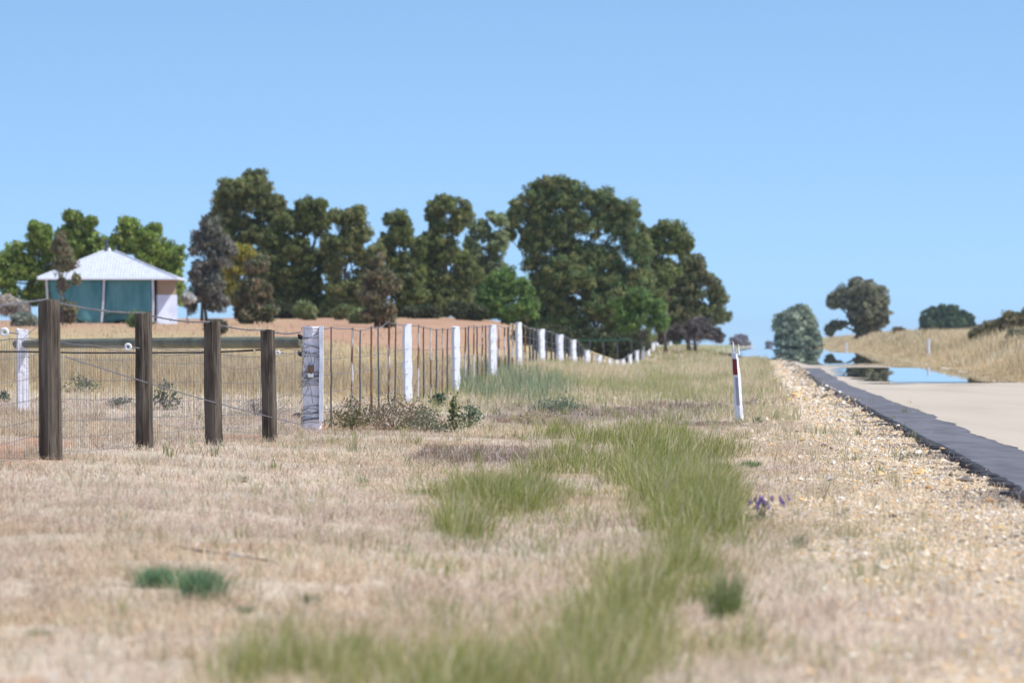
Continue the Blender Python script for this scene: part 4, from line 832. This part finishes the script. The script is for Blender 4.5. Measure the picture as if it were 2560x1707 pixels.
tuft('grass_tuft', 'fresh green low tuft at the right rim of the green strip', 1875, 1166, 60, 22, [(.10, .2, .06), (.13, .23, .08)], 220, .7, wd=.006)
tuft('grass_tuft', 'second fresh green low tuft between the green strip and its neighbour', 1800, 1172, 60, 24, [(.10, .18, .06), (.15, .22, .09)], 200, .7, wd=.006)
tuft('weed', 'little green weed on the lawn right of the white guide post', 1893, 1060, 16, 22, [(.13, .17, .07)], 60, .5, wd=.006)
tuft('grass_tuft', 'olive sprig on the bare lawn beyond the first wheel track', 885, 1130, 30, 36, [(.25, .26, .11)], 40, .3)
tuft('grass_tuft', 'green sprawling tuft at the left of the mid lawn green patch', 1065, 1245, 90, 26, [(.16, .21, .07), (.22, .26, .1)], 140, 1.0)
tuft('grass_tuft', 'thin olive tuft left of the sprawling green tuft', 908, 1218, 36, 40, [(.2, .23, .09)], 60, .4)
tuft('grass_tuft', 'yellow green tuft at the bottom left of the long green strip', 880, 1640, 80, 70, [(.2, .24, .08), (.28, .3, .12)], 160, .5)
tuft('grass_tuft', 'blurred olive tuft near the lower left corner', 95, 1590, 60, 30, [(.25, .26, .12)], 80, .8)
def leafy(name, label, px, d, wpx, hpx, cols, n=500, leaf=.03, cat='plant', stems=8, twig=True, flowers=None, droop=0., clump=9):
    rs = np.random.default_rng(int(px*3+d*7)); k_ = d/F; b = onG(px, d); root = empty(name, b); tag(root, label, cat)
    cc = np.stack([rs.normal(0, wpx*k_*.26, clump), rs.normal(0, wpx*k_*.26, clump), rs.uniform(.15, .9, clump)*hpx*k_], -1)
    cc[:, 2] *= 1-.5*np.minimum(1, np.abs(cc[:, 0])/(wpx*k_*.5))
    p = cc[rs.integers(clump, size=n)]+rs.normal(0, 1, (n, 3))*np.array([wpx*k_*.11, wpx*k_*.11, hpx*k_*.12]); p[:, 2] = np.clip(p[:, 2], .01, None); p += np.array(b)
    ax = rs.normal(0, 1, (n, 3)); ax[:, 2] -= droop; ax /= np.linalg.norm(ax, axis=1)[:, None]; sd_ = np.cross(ax, rs.normal(0, 1, (n, 3))); sd_ /= np.linalg.norm(sd_, axis=1)[:, None]
    L = (leaf*rs.uniform(.5, 1.3, n))[:, None]; V = np.stack([p-ax*L, p+sd_*L*.4, p+ax*L, p-sd_*L*.4], 1).reshape(-1, 3)
    C = np.repeat(pal(cols, n, rs)*rs.uniform(.75, 1.2, (n, 1)), 4, 0)
    link('foliage', np_mesh('foliage', V, np.arange(n*4).reshape(-1, 4), C), M_leafm, root)
    mb = MB()
    for q in cc[:stems]: mb.tube([b-Vector((0, 0, .02)), b+Vector(q*.5)+Vector((0, 0, .02)), b+Vector(q)+Vector((0, 0, hpx*k_*.08))], [.006, .004, .002], 4)
    mb.build('stem', M_stake if twig else M_rail, root)
    if flowers:
        fm, nf = flowers; rf = random.Random(3)
        for _ in range(nf):
            mb = MB()
            c = b+Vector((rf.gauss(0, wpx*k_*.3), rf.gauss(0, wpx*k_*.2), hpx*k_*rf.uniform(.55, 1.1)))
            for z in range(5): mb.tube([c+Vector((rf.uniform(-.006, .006), rf.uniform(-.006, .006), z*.008)), c+Vector((rf.uniform(-.012, .012), rf.uniform(-.012, .012), z*.008+.007))], [.006, .004], 5)
            mb.build('flower', fm, root)
    return root
M_pur = mat('purple_petals', (.24, .15, .40), rough=.8); M_yel = mat('yellow_petals', (.7, .6, .03), rough=.8)
leafy('purple_flower', 'small plant with purple flower heads right of the green grass strip', 1910, 35, 86, 52, [(.12, .17, .08), (.16, .2, .1)], 260, .012, 'flower', 8, False, (M_pur, 17))
leafy('yellow_flower', 'single tiny yellow flower beside the tall lone tussock', 1762, 24.2, 12, 34, [(.2, .24, .1)], 16, .008, 'flower', 2, False, (M_yel, 2), clump=2)
BRN = [(.24, .18, .12), (.30, .24, .16), (.16, .15, .09), (.2, .15, .1)]
leafy('weedy_shrub', 'green and rust leaved weedy shrub right at the foot of the thick white post', 880, 69, 110, 84, [(.13, .17, .07), (.19, .22, .1), (.28, .17, .09)], 1500, .02, 'shrub', 14, clump=22)
leafy('dead_shrub', 'brown twiggy dried shrub between the weedy shrub and the dark leaved plant', 985, 70, 190, 92, BRN, 3600, .018, 'shrub', 26, clump=40)
leafy('weedy_shrub', 'low grey green shrub in front of the second white fence post', 1065, 68.5, 130, 62, [(.15, .18, .1), (.22, .22, .13)], 1300, .018, 'shrub', 14, clump=20)
leafy('leafy_weed', 'upright dark leafy weed with yellow green base beside the dried shrub', 1135, 70, 36, 84, [(.07, .10, .04), (.10, .13, .05), (.2, .2, .06)], 420, .026, 'plant', 7, False, clump=12)
leafy('leafy_weed', 'grey green leafy weed just right of the dark upright weed', 1172, 72, 60, 70, [(.13, .19, .11), (.17, .22, .13)], 500, .024, 'plant', 8, False, clump=14)
leafy('leafy_weed', 'small dark blue green clump left of the second white fence post', 1097, 88, 34, 40, [(.08, .13, .08), (.11, .16, .1)], 420, .03, 'plant', 6, False, clump=12)
leafy('paddock_weed', 'grey green leafy weed behind the netting right of the second timber post', 412, 79, 60, 80, [(.12, .15, .09), (.17, .18, .12)], 360, .03, 'plant', 9, clump=14)
leafy('paddock_weed', 'low grey weeds behind the netting left of the second timber post', 300, 80, 90, 34, [(.24, .24, .19), (.17, .19, .14)], 420, .022, 'plant', 9, clump=16)
leafy('paddock_weed', 'green weed in the tall dry grass right of the first timber post', 205, 92, 80, 44, [(.14, .18, .1), (.2, .23, .13)], 420, .03, 'plant', 8, clump=12)
leafy('paddock_weed', 'green weed at the left picture edge beside the small white post', 8, 84, 40, 44, [(.12, .18, .09)], 300, .03, 'plant', 6, clump=9)
leafy('tumbleweed', 'grey leafless bramble on the ground behind the netting near the fourth timber post', 640, 76, 130, 44, [(.30, .27, .25), (.24, .21, .2), (.36, .33, .3)], 1100, .014, 'plant', 40, clump=40)
leafy('dry_weed', 'tan dry seedy weed in front of the purple brown patch', 1340, 76, 130, 40, [(.52, .38, .19), (.6, .46, .26), (.42, .3, .16)], 800, .014, 'plant', 14, clump=26)
leafy('reed_clump', 'blue green leafy clump at the right end of the reeds by the fence', 1390, 88, 110, 46, [(.17, .24, .16), (.22, .27, .17)], 900, .026, 'plant', 12, False, clump=24)
def stone(label, px, py, r_px, col, name='stone', cat='stone', sq=.7):
    d = F*CH/(py-HY); b = onG(px, d); r_ = r_px*d/F; bm = bmesh.new(); bmesh.ops.create_icosphere(bm, subdivisions=2, radius=r_); rg = random.Random(int(px))
    for v in bm.verts: v.co *= rg.uniform(.8, 1.15); v.co.z *= sq
    me = bpy.data.meshes.new(name); bm.to_mesh(me); bm.free(); o = bpy.data.objects.new(name, me); COL.objects.link(o); me.materials.append(col); o.location = b+Vector((0, 0, r_*.35)); tag(o, label, cat)
M_dks = mat('dark_stone', (.06, .05, .055), rough=.9, noise=(60, (.12, .1, .1), .45, .65, (1, 1, 1))); M_pls = mat('pale_stone', (.68, .64, .58), rough=.9, noise=(60, (.5, .45, .4), .45, .65, (1, 1, 1)))
M_ors = mat('orange_stone', (.50, .27, .09), rough=.9, noise=(60, (.4, .25, .14), .45, .65, (1, 1, 1)))
stone('dark stone lying on the gravel at the right', 2233, 1290, 9, M_dks); stone('dark stone nearest the right picture edge on the gravel', 2403, 1354, 7, M_dks)
stone('pale flat stone on the dry grass below the gravel', 2120, 1348, 9, M_pls, sq=.4); stone('orange stone on the gravel near the road edge', 2322, 1222, 10, M_ors, sq=.6); stone('orange lump at the ragged edge of the bitumen', 2475, 1255, 13, M_ors, sq=.5)
stone('pale tan stone in the lower right foreground', 2405, 1520, 10, M_pls)
stone('black lump at the foot of the thick white post', 742, 1070, 13, M_black, 'black_lump', 'lump', .7)
tw = empty('twig', onG(842, F*CH/(1468-HY))); tag(tw, 'short dark twig with a pale broken end on the dry lawn, lower left', 'twig'); d = F*CH/(1468-HY)
mb = MB(); mb.tube([P(815, 1462, d), P(835, 1467, d), P(858, 1462, d)], [.011, .006, .012], 6); mb.build('bark_part', M_dks, tw)
mb = MB(); mb.tube([P(858, 1462, d), P(868, 1468, d)], [.013, .009], 6); mb.build('pale_end', M_por, tw)
br = empty('fallen_branch', onG(560, 27.5)); tag(br, 'thin reddish fallen branch lying on the lawn above the tussock pair', 'branch')
mb = MB(); zz = lambda x_, y_: Vector((x_, y_, G(x_, y_)+.03))
pts = [zz((430-HX)*29/F, 29), zz((480-HX)*28.6/F, 28.6), zz((560-HX)*28/F, 28), zz((620-HX)*27.4/F, 27.4), zz((690-HX)*27/F, 27)]
mb.tube(pts, [.004, .007, .008, .007, .003], 5); mb.tube([pts[1], pts[1]+Vector((.05, .1, .05))], .004, 4); mb.tube([pts[3], pts[3]+Vector((-.08, -.15, .03))], .004, 4); mb.build('limb', M_stake, br)
# ------------------------------------------------------------------ air
mb = MB(); mb.box((0, 4000, 18), (7000, 12000, 48)); hz = mb.build('haze', None); tag(hz, kind='stuff')
m = bpy.data.materials.new('air'); m.use_nodes = True; t = m.node_tree; t.nodes.remove(t.nodes['Principled BSDF'])
pv = t.nodes.new('ShaderNodeVolumePrincipled'); pv.inputs['Color'].default_value = (.80, .90, 1, 1); pv.inputs['Density'].default_value = .00006
t.links.new(pv.outputs[0], t.nodes['Material Output'].inputs['Volume']); hz.data.materials.append(m)
